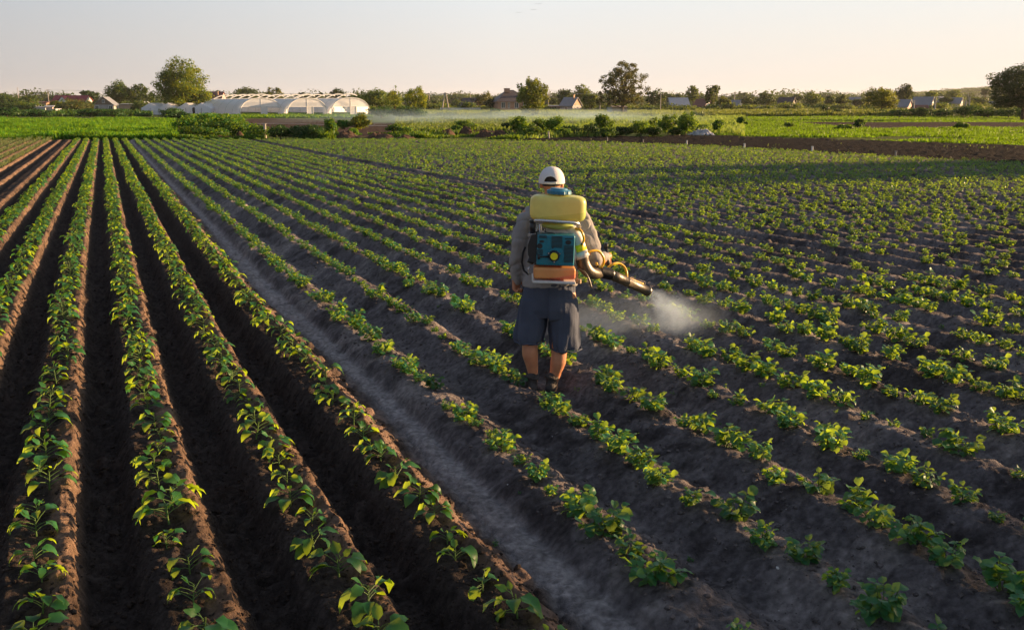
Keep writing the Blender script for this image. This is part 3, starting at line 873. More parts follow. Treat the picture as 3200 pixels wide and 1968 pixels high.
tree("broadleaf_tree", "low dark tree filling the gap by the round sunlit bush tree", 2680, 306, 334, 26, 380, 'tree_dark', group=g_vill, nclump=14)
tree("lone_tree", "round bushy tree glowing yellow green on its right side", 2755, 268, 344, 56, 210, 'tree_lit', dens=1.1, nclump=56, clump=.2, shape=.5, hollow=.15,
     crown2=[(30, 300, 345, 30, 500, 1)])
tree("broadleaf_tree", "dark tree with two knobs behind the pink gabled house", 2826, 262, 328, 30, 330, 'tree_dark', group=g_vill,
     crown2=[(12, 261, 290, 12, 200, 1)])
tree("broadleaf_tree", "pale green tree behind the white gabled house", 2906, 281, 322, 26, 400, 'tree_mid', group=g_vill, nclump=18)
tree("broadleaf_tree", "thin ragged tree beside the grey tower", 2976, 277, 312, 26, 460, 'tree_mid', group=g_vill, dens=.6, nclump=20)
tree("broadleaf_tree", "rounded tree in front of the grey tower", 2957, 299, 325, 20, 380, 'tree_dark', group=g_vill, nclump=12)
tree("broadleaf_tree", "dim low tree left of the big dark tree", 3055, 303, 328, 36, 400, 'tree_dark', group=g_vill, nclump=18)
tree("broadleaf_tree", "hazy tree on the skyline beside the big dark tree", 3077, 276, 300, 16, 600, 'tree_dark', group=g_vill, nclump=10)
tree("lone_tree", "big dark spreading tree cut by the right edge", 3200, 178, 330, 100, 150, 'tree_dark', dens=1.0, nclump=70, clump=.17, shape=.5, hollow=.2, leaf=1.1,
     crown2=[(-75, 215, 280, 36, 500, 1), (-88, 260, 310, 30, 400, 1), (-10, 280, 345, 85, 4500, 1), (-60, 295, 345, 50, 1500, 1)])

# trees past the right edge of the picture: their long shadows fall on the near rows
def side_tree(name, label, X_, Y_, h, rad, z0, m_, seed, n_=9000, ls=.22, nclump=60, sq=1.0):
    r = np.random.default_rng(seed)
    root = empty(name, (X_, Y_, ground_z(X_, Y_) - .05)); tag(root, label, 'tree', "trees along the right border of the field")
    V, Fq, C = leaf_cloud((0, 0, (h + z0) / 2), (rad / 1.12, rad / 1.12, (h - z0) / 2 / 1.1), nclump, n_, ls, r, .4, .1, .2)
    link("crown", mesh_np("crown", V, Fq), M[m_], root)
    trunk_mesh((0, 0, -.2), (0, 0, h * .7), h * .03, C[:14], r).build("trunk", M['bark'], root, True)
sunx, suny = math.sin(SUN_AZ), math.cos(SUN_AZ)
def along(w_, d): return sunx * d - suny * w_, suny * d + sunx * w_     # w_: offset across the sun direction
for k, (w_, d, h, rad, lab) in enumerate([(2.4, 44, 9, 3.6, "northernmost leafy tree of the border row outside the right side"), (-2.5, 40, 10, 4.2, "second leafy border tree outside the right side"),
                                          (-8.5, 43, 10, 4.5, "third leafy border tree outside the right side"), (-15, 42, 9, 4.5, "last leafy border tree outside the right side, level with the camera"),
                                          (26.6, 50, 7.4, 3.0, "broad leafy tree outside the right side shading the lower part of the dim band"),
                                          (30.6, 53, 7.8, 3.2, "lone leafy tree far outside the right side shading the middle rows")]):
    X_, Y_ = along(w_, d)
    side_tree("border_tree", lab, X_, Y_, h, rad, .3, 'tree_dark', 60 + k)

# ------------------------------------------------------------------ hedges and bushes of the middle distance
gb = "bushes along the edge of the village"
shrub("bush", "dark green bush at the far left border of the meadow", 20, 334, 365, 34, 'hedge', gb)
shrub("bush", "low dark bush left of the white rubble", 120, 340, 366, 44, 'hedge', gb)
shrub("bush", "wide yellow green bush in front of the red roofed house", 235, 311, 352, 62, 'olive', gb, dens=1.1)
shrub("bush", "small bright shrub under the left end of the red roof", 172, 309, 350, 26, 'tree_lit', gb)
shrub("bush", "dark green bush below the yellow green one", 278, 338, 366, 36, 'hedge', gb)
shrub("bush", "long dark bush in front of the grey gabled house", 350, 338, 366, 46, 'hedge', gb)
shrub("bush", "dark bush at the white tent's left corner", 426, 314, 352, 14, 'hedge', gb)
shrub("bush", "small dark bush on the meadow rim left of the lone tree", 445, 352, 366, 26, 'hedge', gb)
shrub("bush", "dark bush at the foot of the tall tree by the tunnels", 535, 338, 366, 40, 'hedge', gb)
for k, (x, yt, yb, hw, lab) in enumerate([(1190, 328, 370, 44, "dark hedge clump right of the third tunnel"), (1255, 330, 372, 40, "dark hedge clump where the mist begins"),
                                         (1300, 338, 372, 34, "dim hedge clump behind the thickest mist")]):
    shrub("hedge_bush", lab, x, yt, yb, hw, 'hedge', "hedge beside the tunnels")
shrub("bush", "small round bush in the tall crop left of the golden green tree", 1544, 337, 358, 16, 'hedge', gb)
shrub("bush", "rounded dark bush in front of the long grey roof", 2156, 311, 338, 26, 'hedge', gb)
shrub("bush", "dark bush at the left side of the long grey roof", 2106, 316, 338, 18, 'hedge', gb)
shrub("bush", "small bush standing on the far green plot", 2466, 342, 360, 14, 'hedge', gb)
hx = [(2580, 329, 360, 20, "first round bush of the long dark hedge"), (2615, 340, 361, 26, "low second clump of the long dark hedge"), (2665, 342, 363, 34, "flat stretch of dark hedge left of the round tree"),
      (2735, 342, 364, 44, "dark hedge stretch under the round sunlit tree"), (2815, 338, 365, 44, "dark hedge stretch below the pink gabled house"), (2880, 335, 366, 40, "dark hedge stretch below the white gabled house"),
      (2930, 318, 350, 50, "upper dark green hedge right of the white gabled house"), (2955, 338, 367, 44, "dark hedge stretch below the grey tower"), (3020, 326, 368, 44, "tallest clump of the long dark hedge"),
      (3090, 334, 369, 44, "hedge clump left of the big dark tree"), (3155, 336, 370, 40, "hedge clump under the big dark tree"), (3215, 334, 372, 40, "hedge clump cut by the right edge")]
for x, yt, yb, hw, lab in hx: shrub("hedge_bush", lab, x, yt, yb, hw, 'hedge', "long hedge on the right", dens=1.1, nclump=20)

gw = "tall weeds between the plots"
WD = [(585, 356, 420, 34, 'weed', "bright shrub right of the meadow below the tall tree"), (640, 350, 415, 44, 'weed', "leafy shrub mass in front of the first tunnel"),
      (700, 358, 420, 46, 'weed', "rounded green shrub left of the pale post"), (745, 376, 425, 40, 'weed', "shrub touching the pale post from the left"), (600, 392, 428, 40, 'weed', "low spreading shrub beside the meadow corner"),
      (660, 398, 430, 40, 'weed', "low vine covered bush at the field edge"), (800, 392, 432, 34, 'weed', "bushy weeds just left of the pale post foot"), (872, 388, 434, 36, 'hedge', "dark leafy weed clump right of the pale post"),
      (935, 392, 434, 36, 'hedge', "second dark weed clump right of the pale post"), (985, 384, 434, 28, 'hedge', "third dark weed clump right of the pale post"), (1030, 366, 432, 20, 'weed', "tall slender weed left of the soil heap"),
      (1072, 372, 404, 22, 'weed', "small round bush on the rim of the bare plot"), (1124, 350, 404, 26, 'tree_lit', "sunlit bush before the third tunnel"), (1102, 398, 430, 18, 'weed', "light green weed on the dark soil heap"),
      (1232, 386, 414, 22, 'weed', "weed clump left end of the brown heaps"), (1265, 397, 420, 22, 'weed', "low weed clump between the brown heaps"), (1330, 398, 424, 16, 'weed', "small weed in front of the tan soil heap"),
      (1450, 374, 408, 32, 'weed', "round dark green bush on top of the soil heap"), (1428, 392, 416, 14, 'weed', "small bright weed left below the round bush"), (1585, 380, 404, 14, 'hedge', "little dark plant at the heap's right end"),
      (1622, 356, 424, 22, 'weed', "tall feathery weed right of the soil heaps"), (1650, 384, 428, 26, 'weed', "green bush at the foot of the feathery weed"), (1692, 362, 420, 20, 'weed', "feathery weed in the misty grass"),
      (1735, 358, 422, 26, 'weed', "tall branching weed in the middle of the mist"), (1790, 392, 426, 30, 'hedge', "dark low weeds right of the mist"), (1848, 384, 426, 26, 'hedge', "dark weed left of the tall plume"),
      (1885, 346, 424, 24, 'weed', "tall plume weed below the brick hut"), (1940, 392, 428, 34, 'hedge', "dark weed tangle below the tall thin leaved tree"), (2005, 370, 428, 28, 'weed', "mid sized bushy weed left of the twin bushes"),
      (2040, 360, 426, 14, 'weed', "slender weed beside the twin bushes"), (2092, 352, 420, 28, 'weed', "left of the twin tall bushes near the tarp"), (2146, 348, 424, 26, 'weed', "right of the twin tall bushes near the tarp"),
      (2185, 390, 412, 34, 'hedge', "dark weed behind the crumpled tarp"), (2245, 368, 420, 18, 'weed', "upright weed right of the crumpled tarp"), (2322, 364, 394, 13, 'weed', "lone upright weed in the right meadow"),
      (2470, 382, 400, 12, 'weed', "small dark weed at the right meadow"), (2648, 388, 406, 22, 'weed', "low weed beside the right bare plot"), (2690, 370, 402, 14, 'weed', "sunflower like weed by the right bare plot"),
      (3010, 378, 404, 18, 'weed', "bright weed at the bare plot on the far right")]
WD += [(610, 360, 396, 46, 'weed', "shrub behind the meadow corner in front of the tent"), (668, 352, 388, 44, 'weed', "back row shrub under the nearest tunnel's side"), (728, 360, 392, 40, 'weed', "back row shrub left of the nearest tunnel's open end"),
       (560, 350, 380, 30, 'hedge', "dark shrub at the back corner of the meadow"), (630, 378, 410, 40, 'weed', "middle row shrub beside the meadow"), (690, 384, 418, 40, 'weed', "middle row shrub above the small grey heap"),
       (1662, 396, 430, 24, 'weed', "low bright weed between the heaps and the leaning stake"), (1765, 398, 428, 22, 'weed', "low bright weed right of the leaning stake"), (1905, 398, 430, 22, 'weed', "low weed under the tall plume"), (2050, 394, 428, 26, 'hedge', "dark low weed left of the twin tall bushes"),
       (2120, 396, 424, 24, 'hedge', "dark low weed between the twin tall bushes and the tarp")]
for x, yt, yb, hw, m_, lab in WD:
    shrub("weed_bush", lab, x, yt, yb, hw * 1.22, m_, gw, dens=1.15, nclump=22 if hw > 18 else 12, clump=.3, leaf=1.15)

# ------------------------------------------------------------------ grass and crops nobody could count
def blades(name, label, cat, m_, pts, hgt, wid, lean=0.35):
    """pts (n,2) -> upright bent blades"""
    n_ = len(pts); z = terrain(pts[:, 0], pts[:, 1], False)
    a = rng.uniform(0, 6.28, n_); h = hgt * rng.uniform(.4, 1.2, n_) * (0.55 + 1.7 * np.clip(fbm(pts[:, 0] / 1.7, pts[:, 1] / 3.4, 3, 91) + .28, 0, 1)); w_ = wid * rng.uniform(.6, 1.3, n_)
    la = rng.uniform(0, 6.28, n_); l = lean * h * rng.uniform(.3, 1.3, n_)
    P = np.stack([pts[:, 0], pts[:, 1], z - .05], -1); dx = np.stack([np.cos(a), np.sin(a), 0 * a], -1) * w_[:, None]
    up = np.stack([np.cos(la) * l, np.sin(la) * l, h], -1)
    mid = P + up * .55 - np.stack([np.cos(la) * l, np.sin(la) * l, 0 * a], -1) * .25
    V = np.stack([P - dx * .6, P + dx * .6, mid + dx, P + up, mid - dx], 1).reshape(-1, 3)
    k = np.arange(n_)[:, None] * 5
    me = mesh_np(name, V, np.concatenate([k, k + 1, k + 2, k + 3, k + 4], 1))
    return tag(link(name, me, M[m_]), label, cat, kind="stuff")

def region(n_, x0, x1, y0, y1, cond=None):
    """points spread over a patch given by image columns x0..x1 and ground distances y0..y1 (denser near)"""
    Y_ = np.exp(rng.uniform(math.log(y0), math.log(y1), n_)); X_ = (rng.uniform(x0, x1, n_) - CX) / F * Y_ * 1.02
    P = np.stack([X_, Y_], -1)
    return P[cond(X_, Y_)] if cond is not None else P

past = lambda X_, Y_: Y_ > np.where(X_ > -1, edge2_y(X_), edge_y(X_)) + 0.8
blades("meadow", "tall bright yellow green meadow beyond the left rows", "meadow", 'grass', region(120000, -60, 590, 66, 150, past), .40, .075)
blades("grass_verge", "low green grass bordering the left end of the rows", "grass", 'weed', region(12000, -60, 830, 64.5, 69, past), .25, .06)
blades("weedy_grass", "green weedy grass growing over the ground between plots", "grass", 'weed', region(26000, 560, 1650, 66, 78, lambda a, b_: past(a, b_) & (fbm(a / 2.5, b_ / 2.5, 3, 71) > .06)), .35, .06)
blades("wild_grass", "tall wild grass in the middle distance right of the heaps", "grass", 'grass2', region(60000, 1590, 2300, 66, 200, lambda a, b_: past(a, b_) & (fbm(a / 5, b_ / 5, 3, 72) > -.05)), .42, .05)
blades("right_meadow", "sunlit green meadow strips on the right beyond the turned soil", "meadow", 'grass',
       region(120000, 2200, 3320, 50, 200, lambda a, b_: past(a, b_) & ~((b_ > 100) & (b_ < 128) & (a > 34)) & (fbm(a / 7, b_ / 3, 3, 73) > -.15)), .22, .045)
blades("strip_weeds", "few green weeds left standing on the turned dark soil", "weeds", 'grass2',
       region(4500, 1750, 3320, 38, 82, lambda a, b_: (b_ > edge_y(a)) & (b_ < edge2_y(a)) & (fbm(a / 1.2, b_ / 1.2, 3, 74) > .17)), .16, .03)
blades("misty_grass", "pale grass plot lying under the drifting mist", "grass", 'grass2', region(30000, 1250, 1950, 90, 190), .28, .07)
blades("corn_field", "band of tall corn in front of the brick house and the cottage", "corn", 'corn', region(110000, 1290, 2200, 190, 300), .62, .11, .3)
blades("corn_field", "second tall crop band behind the hedge on the right", "corn", 'corn', region(110000, 2150, 3320, 190, 300), .85, .11, .3)
blades("rough_grass", "rough green ground between the tunnels and the bare plot", "grass", 'grass', region(22000, 560, 1180, 168, 212), .35, .14)
blades("garden_scrub", "dark low scrub at the foot of the houses on the left", "scrub", 'hedge', region(16000, -60, 520, 195, 330), .8, .3)
# low garden growth between the houses
v_, f_ = [], []
off = 0
for k in range(200):
    px = rng.uniform(-80, 3300); D_ = rng.uniform(285, 430); X_, _ = XY(px, D_); hh = rng.uniform(1.2, 3.2) * (1.25 if px < 1500 else 1)
    V, Fq, _ = leaf_cloud((X_, D_, hh * .4), (rng.uniform(3, 7), 3, hh * .6), 8, 800, .62, np.random.default_rng(k + 9), .3, .1, .45, .6)
    v_.append(V); f_.append(Fq + off); off += len(V)
tag(link("village_scrub", mesh_np("village_scrub", np.concatenate(v_), np.concatenate(f_)), M['tree_mid']), "low green garden scrub filling the gaps between the village houses", "scrub", kind="stuff")
# wooded horizon seen as one mass
v_, f_ = [], []
off = 0
for k in range(150):
    azm = rng.uniform(-32, 32); D_ = rng.uniform(650, 1000)
    hh = rng.uniform(7, 13); X_, Y_ = D_ * math.sin(R(azm)), D_ * math.cos(R(azm))
    V, Fq, _ = leaf_cloud((X_, Y_, hh * .45 + float(terrain(np.array([X_]), np.array([Y_]), False)[0])), (rng.uniform(12, 26), 7, hh * .55), 9, 900, 1.7, np.random.default_rng(k), .3, .1, .45, .6)
    v_.append(V); f_.append(Fq + off); off += len(V)
tag(link("far_woods", mesh_np("far_woods", np.concatenate(v_), np.concatenate(f_)), M['tree_hazy']), "distant woods making the pale green line along the horizon", "woods", kind="stuff")
v_, f_ = [], []; off = 0
for k in range(170):
    azm = rng.uniform(13, 34); D_ = rng.uniform(1500, 2500); X_, Y_ = D_ * math.sin(R(azm)), D_ * math.cos(R(azm))
    V, Fq, _ = leaf_cloud((X_, Y_, 2 + float(terrain(np.array([X_]), np.array([Y_]), False)[0])), (rng.uniform(15, 40), 10, 3.2), 8, 420, 2.0, np.random.default_rng(k), .3, .1, .35)
    v_.append(V); f_.append(Fq + off); off += len(V)
tag(link("hillside_woods", mesh_np("hillside_woods", np.concatenate(v_), np.concatenate(f_)), M['tree_hazy']), "trees covering the low hill behind the village on the right", "woods", kind="stuff")

# heaps of soil
def heap(name, label, x, ytop, ybase, hw, Y=None, group="soil heaps at the field edge", seed=1):
    Y = Y or G(x, ybase, -.05).y
    X_, _ = XY(x, Y); gz = ground_z(X_, Y) - .15
    h = W(x, ytop, Y).z - gz; hwm = hw * Y / F
    na, nr_ = 44, 16
    A_, R_ = np.meshgrid(np.linspace(0, 2 * math.pi, na, endpoint=False), np.linspace(0, 1, nr_))
    px = R_ * np.cos(A_) * hwm; py = R_ * np.sin(A_) * min(hwm, 1.6)
    z = h * (1 - R_ ** 1.6) * (0.75 + 0.9 * fbm(px / .8 + seed, py / .8, 4, seed)) + .25 * clods(px / .4, py / .4, seed, .7) * (1 - R_)
    me = mesh_np(name, np.stack([px, py, z], -1).reshape(-1, 3), np.concatenate([np.stack([i * na + np.arange(na), i * na + (np.arange(na) + 1) % na, (i + 1) * na + (np.arange(na) + 1) % na, (i + 1) * na + np.arange(na)], -1) for i in range(nr_ - 1)]))
    o = link(name, me, M['dirt']); o.location = (X_, Y, gz)
    return tag(o, label, "heap", group)
for k, (x, yt, yb, hw, lab) in enumerate([(1080, 408, 432, 56, "dark soil heap left of the light green weed"), (1185, 404, 432, 60, "dark clumpy soil heap, second from the left"), (1265, 412, 434, 40, "low soil heap under the weeds"),
                                         (1392, 387, 424, 36, "tan soil heap with a rounded top"), (1455, 396, 426, 34, "brown soil heap below the round bush"), (1510, 398, 428, 36, "sunlit brown soil heap in the middle"),
                                         (1562, 397, 428, 36, "brown soil heap with a steep lit face"), (1600, 402, 426, 24, "small brown soil heap at the right end"), (745, 408, 430, 18, "small grey soil heap left of the pale post"), (680, 420, 434, 22, "low red brown soil heap at the left field edge")]):
    heap("soil_heap", lab, x, yt, yb, hw, seed=k + 3)
# crumpled tarp
X_, Y_ = G(2196, 421, 0).x, G(2196, 421, 0).y + .5
na, nb = 50, 26
U_, V_ = np.meshgrid(np.linspace(-1, 1, na), np.linspace(-1, 1, nb))
tz = 0.45 * np.clip(1 - np.abs(U_) ** 2.5, 0, 1) * np.clip(1 - V_ ** 2, 0, 1) * (.8 + 2.2 * fbm(U_ * 4, V_ * 3, 4, 5)) + .5 * np.abs(fbm(U_ * 6, V_ * 6, 3, 8))
kk = np.arange(na * nb).reshape(nb, na)
me = mesh_np("tarp", np.stack([U_ * .95, V_ * .7, tz * .75], -1).reshape(-1, 3), np.stack([kk[:-1, :-1], kk[:-1, 1:], kk[1:, 1:], kk[1:, :-1]], -1).reshape(-1, 4), True)
o = link("tarp", me, mat("tarp_plastic", (.34, .34, .37), .6, .2, nscale=3, namt=.2)); o.location = (X_, Y_, ground_z(X_, Y_) - .02)
tag(o, "crumpled whitish grey plastic tarp lying at the far edge of the field", "tarp")
# ------------------------------------------------------------------ buildings
B = {}
B['white'] = mat("whitewash", (.62, .60, .57), .8, nscale=1.5, namt=.12)
B['grey'] = mat("grey_render", (.32, .31, .31), .85, nscale=1.0, namt=.15)
B['tan'] = mat("tan_wall", (.36, .25, .18), .85, nscale=1.0, namt=.2)
B['pink'] = mat("pinkish_wall", (.55, .38, .33), .85, nscale=1.0, namt=.15)
B['dark'] = mat("dark_opening", (.03, .028, .03), .6)
B['glass'] = mat("window_glass", (.05, .06, .07), .15, .6)
B['frame'] = mat("white_frame", (.65, .65, .63), .6)
B['wood'] = mat("weathered_wood", (.20, .15, .11), .9, nscale=4, namt=.35)
B['post'] = mat("pale_post", (.34, .31, .28), .85, nscale=8, namt=.25)
B['metal'] = mat("grey_pipe", (.35, .35, .36), .5, metal=.5)

def tiled(name, col, sx=3.0, dark=.65, wave='x', rough=.6):
    m, n, out = new_mat(name)
    p = n.nodes.new("ShaderNodeBsdfPrincipled"); p.inputs['Roughness'].default_value = rough
    tc = n.nodes.new("ShaderNodeTexCoord"); wv = n.nodes.new("ShaderNodeTexWave"); wv.inputs['Scale'].default_value = sx; wv.inputs['Distortion'].default_value = .3
    wv.bands_direction = 'X' if wave == 'x' else 'Z'
    n.links.new(tc.outputs['Object'], wv.inputs['Vector'])
    ns = n.nodes.new("ShaderNodeTexNoise"); ns.inputs['Scale'].default_value = .8
    n.links.new(tc.outputs['Object'], ns.inputs['Vector'])
    ad = n.nodes.new("ShaderNodeMath"); ad.operation = 'MULTIPLY'; n.links.new(wv.outputs['Fac'], ad.inputs[0]); n.links.new(ns.outputs['Fac'], ad.inputs[1])
    r = n.nodes.new("ShaderNodeValToRGB"); r.color_ramp.elements[0].color = (*[c * dark for c in col], 1); r.color_ramp.elements[1].color = (*col, 1); r.color_ramp.elements[1].position = .5
    n.links.new(ad.outputs[0], r.inputs[0]); n.links.new(r.outputs[0], p.inputs['Base Color'])
    b = n.nodes.new("ShaderNodeBump"); b.inputs['Strength'].default_value = .5; b.inputs['Distance'].default_value = .05
    n.links.new(wv.outputs['Fac'], b.inputs['Height']); n.links.new(b.outputs[0], p.inputs['Normal'])
    n.links.new(p.outputs[0], out.inputs[0])
    return m
B['red_roof'] = tiled("red_sheet_roof", (.30, .018, .028))
B['brown_roof'] = tiled("red_brown_roof", (.17, .045, .035))
B['slate'] = tiled("grey_slate_roof", (.24, .25, .28))
B['dark_roof'] = tiled("dark_tile_roof", (.045, .036, .048))
B['pale_roof'] = tiled("pale_sheet_roof", (.40, .42, .48))

def brick_mat(name, c1, c2, mortar, scale):
    m, n, out = new_mat(name)
    p = n.nodes.new("ShaderNodeBsdfPrincipled"); p.inputs['Roughness'].default_value = .85
    tc = n.nodes.new("ShaderNodeTexCoord"); mp = n.nodes.new("ShaderNodeMapping"); mp.inputs['Rotation'].default_value = (R(90), 0, 0)
    bk = n.nodes.new("ShaderNodeTexBrick"); bk.inputs['Color1'].default_value = (*c1, 1); bk.inputs['Color2'].default_value = (*c2, 1); bk.inputs['Mortar'].default_value = (*mortar, 1)
    bk.inputs['Scale'].default_value = scale; n.links.new(tc.outputs['Object'], mp.inputs[0]); n.links.new(mp.outputs[0], bk.inputs['Vector'])
    n.links.new(bk.outputs[0], p.inputs['Base Color']); n.links.new(p.outputs[0], out.inputs[0])
    return m
B['brick'] = brick_mat("orange_brick", (.40, .20, .13), (.34, .17, .11), (.42, .32, .25), 3.0)
B['hut'] = brick_mat("tan_block", (.33, .25, .17), (.24, .17, .11), (.14, .10, .07), 2.0)

def window(parent, x, z, w_, h_, y, fm='frame'):
    fr = MB()
    t = .09
    for (cx_, cz_, sx, sz) in ((0, h_ / 2, w_ + t, t), (0, -h_ / 2, w_ + t, t), (-w_ / 2, 0, t, h_ - t), (w_ / 2, 0, t, h_ - t), (0, 0, t * .7, h_ - t)):
        fr.box((x + cx_, y - .03, z + cz_), (sx, .1, sz))
    f_ = fr.build("window", B[fm], parent)
    g = MB(); g.box((x, y - .01, z), (w_ - t, .03, h_ - t)); g.build("pane", B['glass'], f_)

def house(label, x, Y, Lx, Ly, hw_, hr, wall, roof, yaw=0, kind='gable_x', name="house", cat="house", over=.35, wins=(), door=None, chim=(), gable_wall=None, group=None, sink=0.2):
    """Lx along local x, Ly deep; kind: ridge along x, ridge along y, or hip"""
    X_, _ = XY(x, Y)
    root = empty(name, (X_, Y, ground_z(X_, Y) - sink), R(yaw)); tag(root, label, cat, group)
    a, b_ = Lx / 2, Ly / 2
    mb = MB()
    mb.box((0, 0, hw_ / 2), (Lx, Ly, hw_))
    wl = mb.build("wall", B[wall], root)
    th = .12
    if kind == 'gable_x':
        g = MB(); g.add([(-a, -b_, hw_), (-a, b_, hw_), (-a, 0, hw_ + hr - .02), (-a + .15, -b_, hw_), (-a + .15, b_, hw_), (-a + .15, 0, hw_ + hr - .02)], [(0, 1, 2), (3, 5, 4), (0, 3, 4, 1), (0, 2, 5, 3), (1, 4, 5, 2)])
        g.add([(a - .15, -b_, hw_), (a - .15, b_, hw_), (a - .15, 0, hw_ + hr - .02), (a, -b_, hw_), (a, b_, hw_), (a, 0, hw_ + hr - .02)], [(0, 1, 2), (3, 5, 4), (0, 3, 4, 1), (0, 2, 5, 3), (1, 4, 5, 2)])
        g1 = MB(); g1.add(g.v[:6], g.f[:5]); g1.build("gable", B[gable_wall or wall], root)
        g1 = MB(); g1.add(g.v[6:], [tuple(i - 6 for i in f_) for f_ in g.f[5:]]); g1.build("gable", B[gable_wall or wall], root)
        rf = MB(); sl_ = hr / b_; zo = -over * sl_
        for s_ in (-1, 1):
            P = [(-a - over, s_ * (b_ + over), hw_ + zo), (a + over, s_ * (b_ + over), hw_ + zo), (a + over, 0, hw_ + hr), (-a - over, 0, hw_ + hr)]
            rf.add(P + [(p_[0], p_[1], p_[2] + th) for p_ in P], [(0, 1, 2, 3), (7, 6, 5, 4), (0, 4, 5, 1), (1, 5, 6, 2), (3, 2, 6, 7), (0, 3, 7, 4)])
    elif kind == 'gable_y':
        g = MB()
        for s_ in (-1,):
            y0 = s_ * b_; y1 = s_ * (b_ - .15)
            g.add([(-a, y0, hw_), (a, y0, hw_), (0, y0, hw_ + hr - .02), (-a, y1, hw_), (a, y1, hw_), (0, y1, hw_ + hr - .02)], [(0, 1, 2), (3, 5, 4), (0, 3, 4, 1), (0, 2, 5, 3), (1, 4, 5, 2)])
        g.build("gable", B[gable_wall or wall], root)
        rf = MB(); sl_ = hr / a; zo = -over * sl_
        for s_ in (-1, 1):
            P = [(s_ * (a + over), -b_ - over, hw_ + zo), (s_ * (a + over), b_ + over, hw_ + zo), (0, b_ + over, hw_ + hr), (0, -b_ - over, hw_ + hr)]
            rf.add(P + [(p_[0], p_[1], p_[2] + th) for p_ in P], [(0, 1, 2, 3), (7, 6, 5, 4), (0, 4, 5, 1), (1, 5, 6, 2), (3, 2, 6, 7), (0, 3, 7, 4)])
    elif kind == 'hip':
        o_ = over; rl = max(0.3, a - b_ * .9)
        rf = MB().add([(-a - o_, -b_ - o_, hw_ - .1), (a + o_, -b_ - o_, hw_ - .1), (a + o_, b_ + o_, hw_ - .1), (-a - o_, b_ + o_, hw_ - .1), (-rl, 0, hw_ + hr), (rl, 0, hw_ + hr)],
                      [(0, 1, 5, 4), (2, 3, 4, 5), (1, 2, 5), (3, 0, 4), (3, 2, 1, 0)])
    else:   # flat / lean-to
        rf = MB().add([(-a - over, -b_ - over, hw_ + .03), (a + over, -b_ - over, hw_ + .03), (a + over, b_ + over, hw_ + hr), (-a - over, b_ + over, hw_ + hr), (-a - over, -b_ - over, hw_ + .18), (a + over, -b_ - over, hw_ + .18), (a + over, b_ + over, hw_ + hr + .15), (-a - over, b_ + over, hw_ + hr + .15)],
                      [(0, 3, 2, 1), (4, 5, 6, 7), (0, 1, 5, 4), (1, 2, 6, 5), (2, 3, 7, 6), (3, 0, 4, 7)])
    rfo = rf.build("roof", B[roof], root)
    for (cx_, cy_, w2, h2, top) in chim:
        c = MB(); c.box((cx_, cy_, top - h2 / 2), (w2, .7, h2)); c.box((cx_, cy_, top + .08), (w2 + .2, .9, .16))
        c.build("chimney", B['brick' if wall == 'brick' else 'tan'], rfo)
    for (wx_, wz_, w2, h2) in wins: window(root, wx_, wz_, w2, h2, -b_)
    if door:
        dx, dw, dh = door
        d = MB(); d.box((dx, -b_ - .02, dh / 2 + .05), (dw, .08, dh)); dd = d.build("door", B['wood'], root)
        hn = MB(); hn.box((dx + dw * .35, -b_ - .09, dh * .5), (.12, .06, .12)); hn.build("handle", B['metal'], dd)
    return root

# left village
gh = "village houses"
o = house("long house with a bright red roof and a white gabled dormer", 228, 350, 11.0, 8, 3.2, 2.2, 'white', 'red_roof', 0, 'gable_x', wins=((-4, 1.8, 1.2, 1.3), (4, 1.8, 1.2, 1.3)), group=gh)
dm = MB(); dm.add([(-3.5, -4.6, 3.0), (.3, -4.6, 3.0), (-1.6, -4.6, 5.0), (-3.5, -2, 3.0), (.3, -2, 3.0), (-1.6, -2, 5.0)], [(0, 1, 2), (3, 5, 4), (0, 3, 4, 1)])
dmo = dm.build("dormer", B['white'], o)
dr = MB()
for s_ in (-1, 1): dr.add([(-1.6 + s_ * 2.2, -4.8, 2.8), (-1.6 + s_ * 2.2, -1, 2.8), (-1.6, -1, 5.15), (-1.6, -4.8, 5.15)], [(0, 1, 2, 3)])
dr.build("dormer_roof", B['red_roof'], dmo)
house("grey gabled house with a weathered dark roof left of the tree group", 333, 315, 5.8, 7, 2.4, 2.3, 'grey', 'slate', 8, 'gable_y', gable_wall='wood', wins=((-2, 1.5, 1, 1.2), (2, 1.5, 1, 1.2), (0, 3.4, .7, .9)), group=gh)
house("low tan shed with a flat top behind the far left trees", 128, 360, 5.5, 5, 3.0, .3, 'tan', 'brown_roof', 0, 'flat', name="shed", cat="shed")
house("dark open fronted shed at the far left", 92, 300, 4.6, 4, 1.9, .2, 'dark', 'slate', 4, 'flat', name="shed", cat="shed")
house("whitewashed hut beside the pile of white blocks", 133, 270, 2.4, 2.4, 1.6, .15, 'white', 'pale_roof', 0, 'flat', name="shed", cat="shed", door=(-.5, .8, 1.3))
house("pale brick wall block with a slanted top near the dark shed", 154, 265, 1.6, 1.2, 1.8, .3, 'pink', 'pale_roof', 12, 'flat', name="shed", cat="shed")
house("small white lean-to at the right of the pale blocks", 170, 262, 1.5, 1.6, 1.2, .1, 'white', 'pale_roof', -20, 'flat', name="shed", cat="shed")
house("tan low barn with no windows behind the dark hedge", 400, 310, 4.0, 4, 2.4, .2, 'tan', 'slate', 0, 'flat', name="barn", cat="barn")
house("little brown roofed barn left of the white tent", 455, 320, 3.6, 4, 1.8, 1.5, 'tan', 'slate', 0, 'gable_y', name="barn", cat="barn", gable_wall='wood')
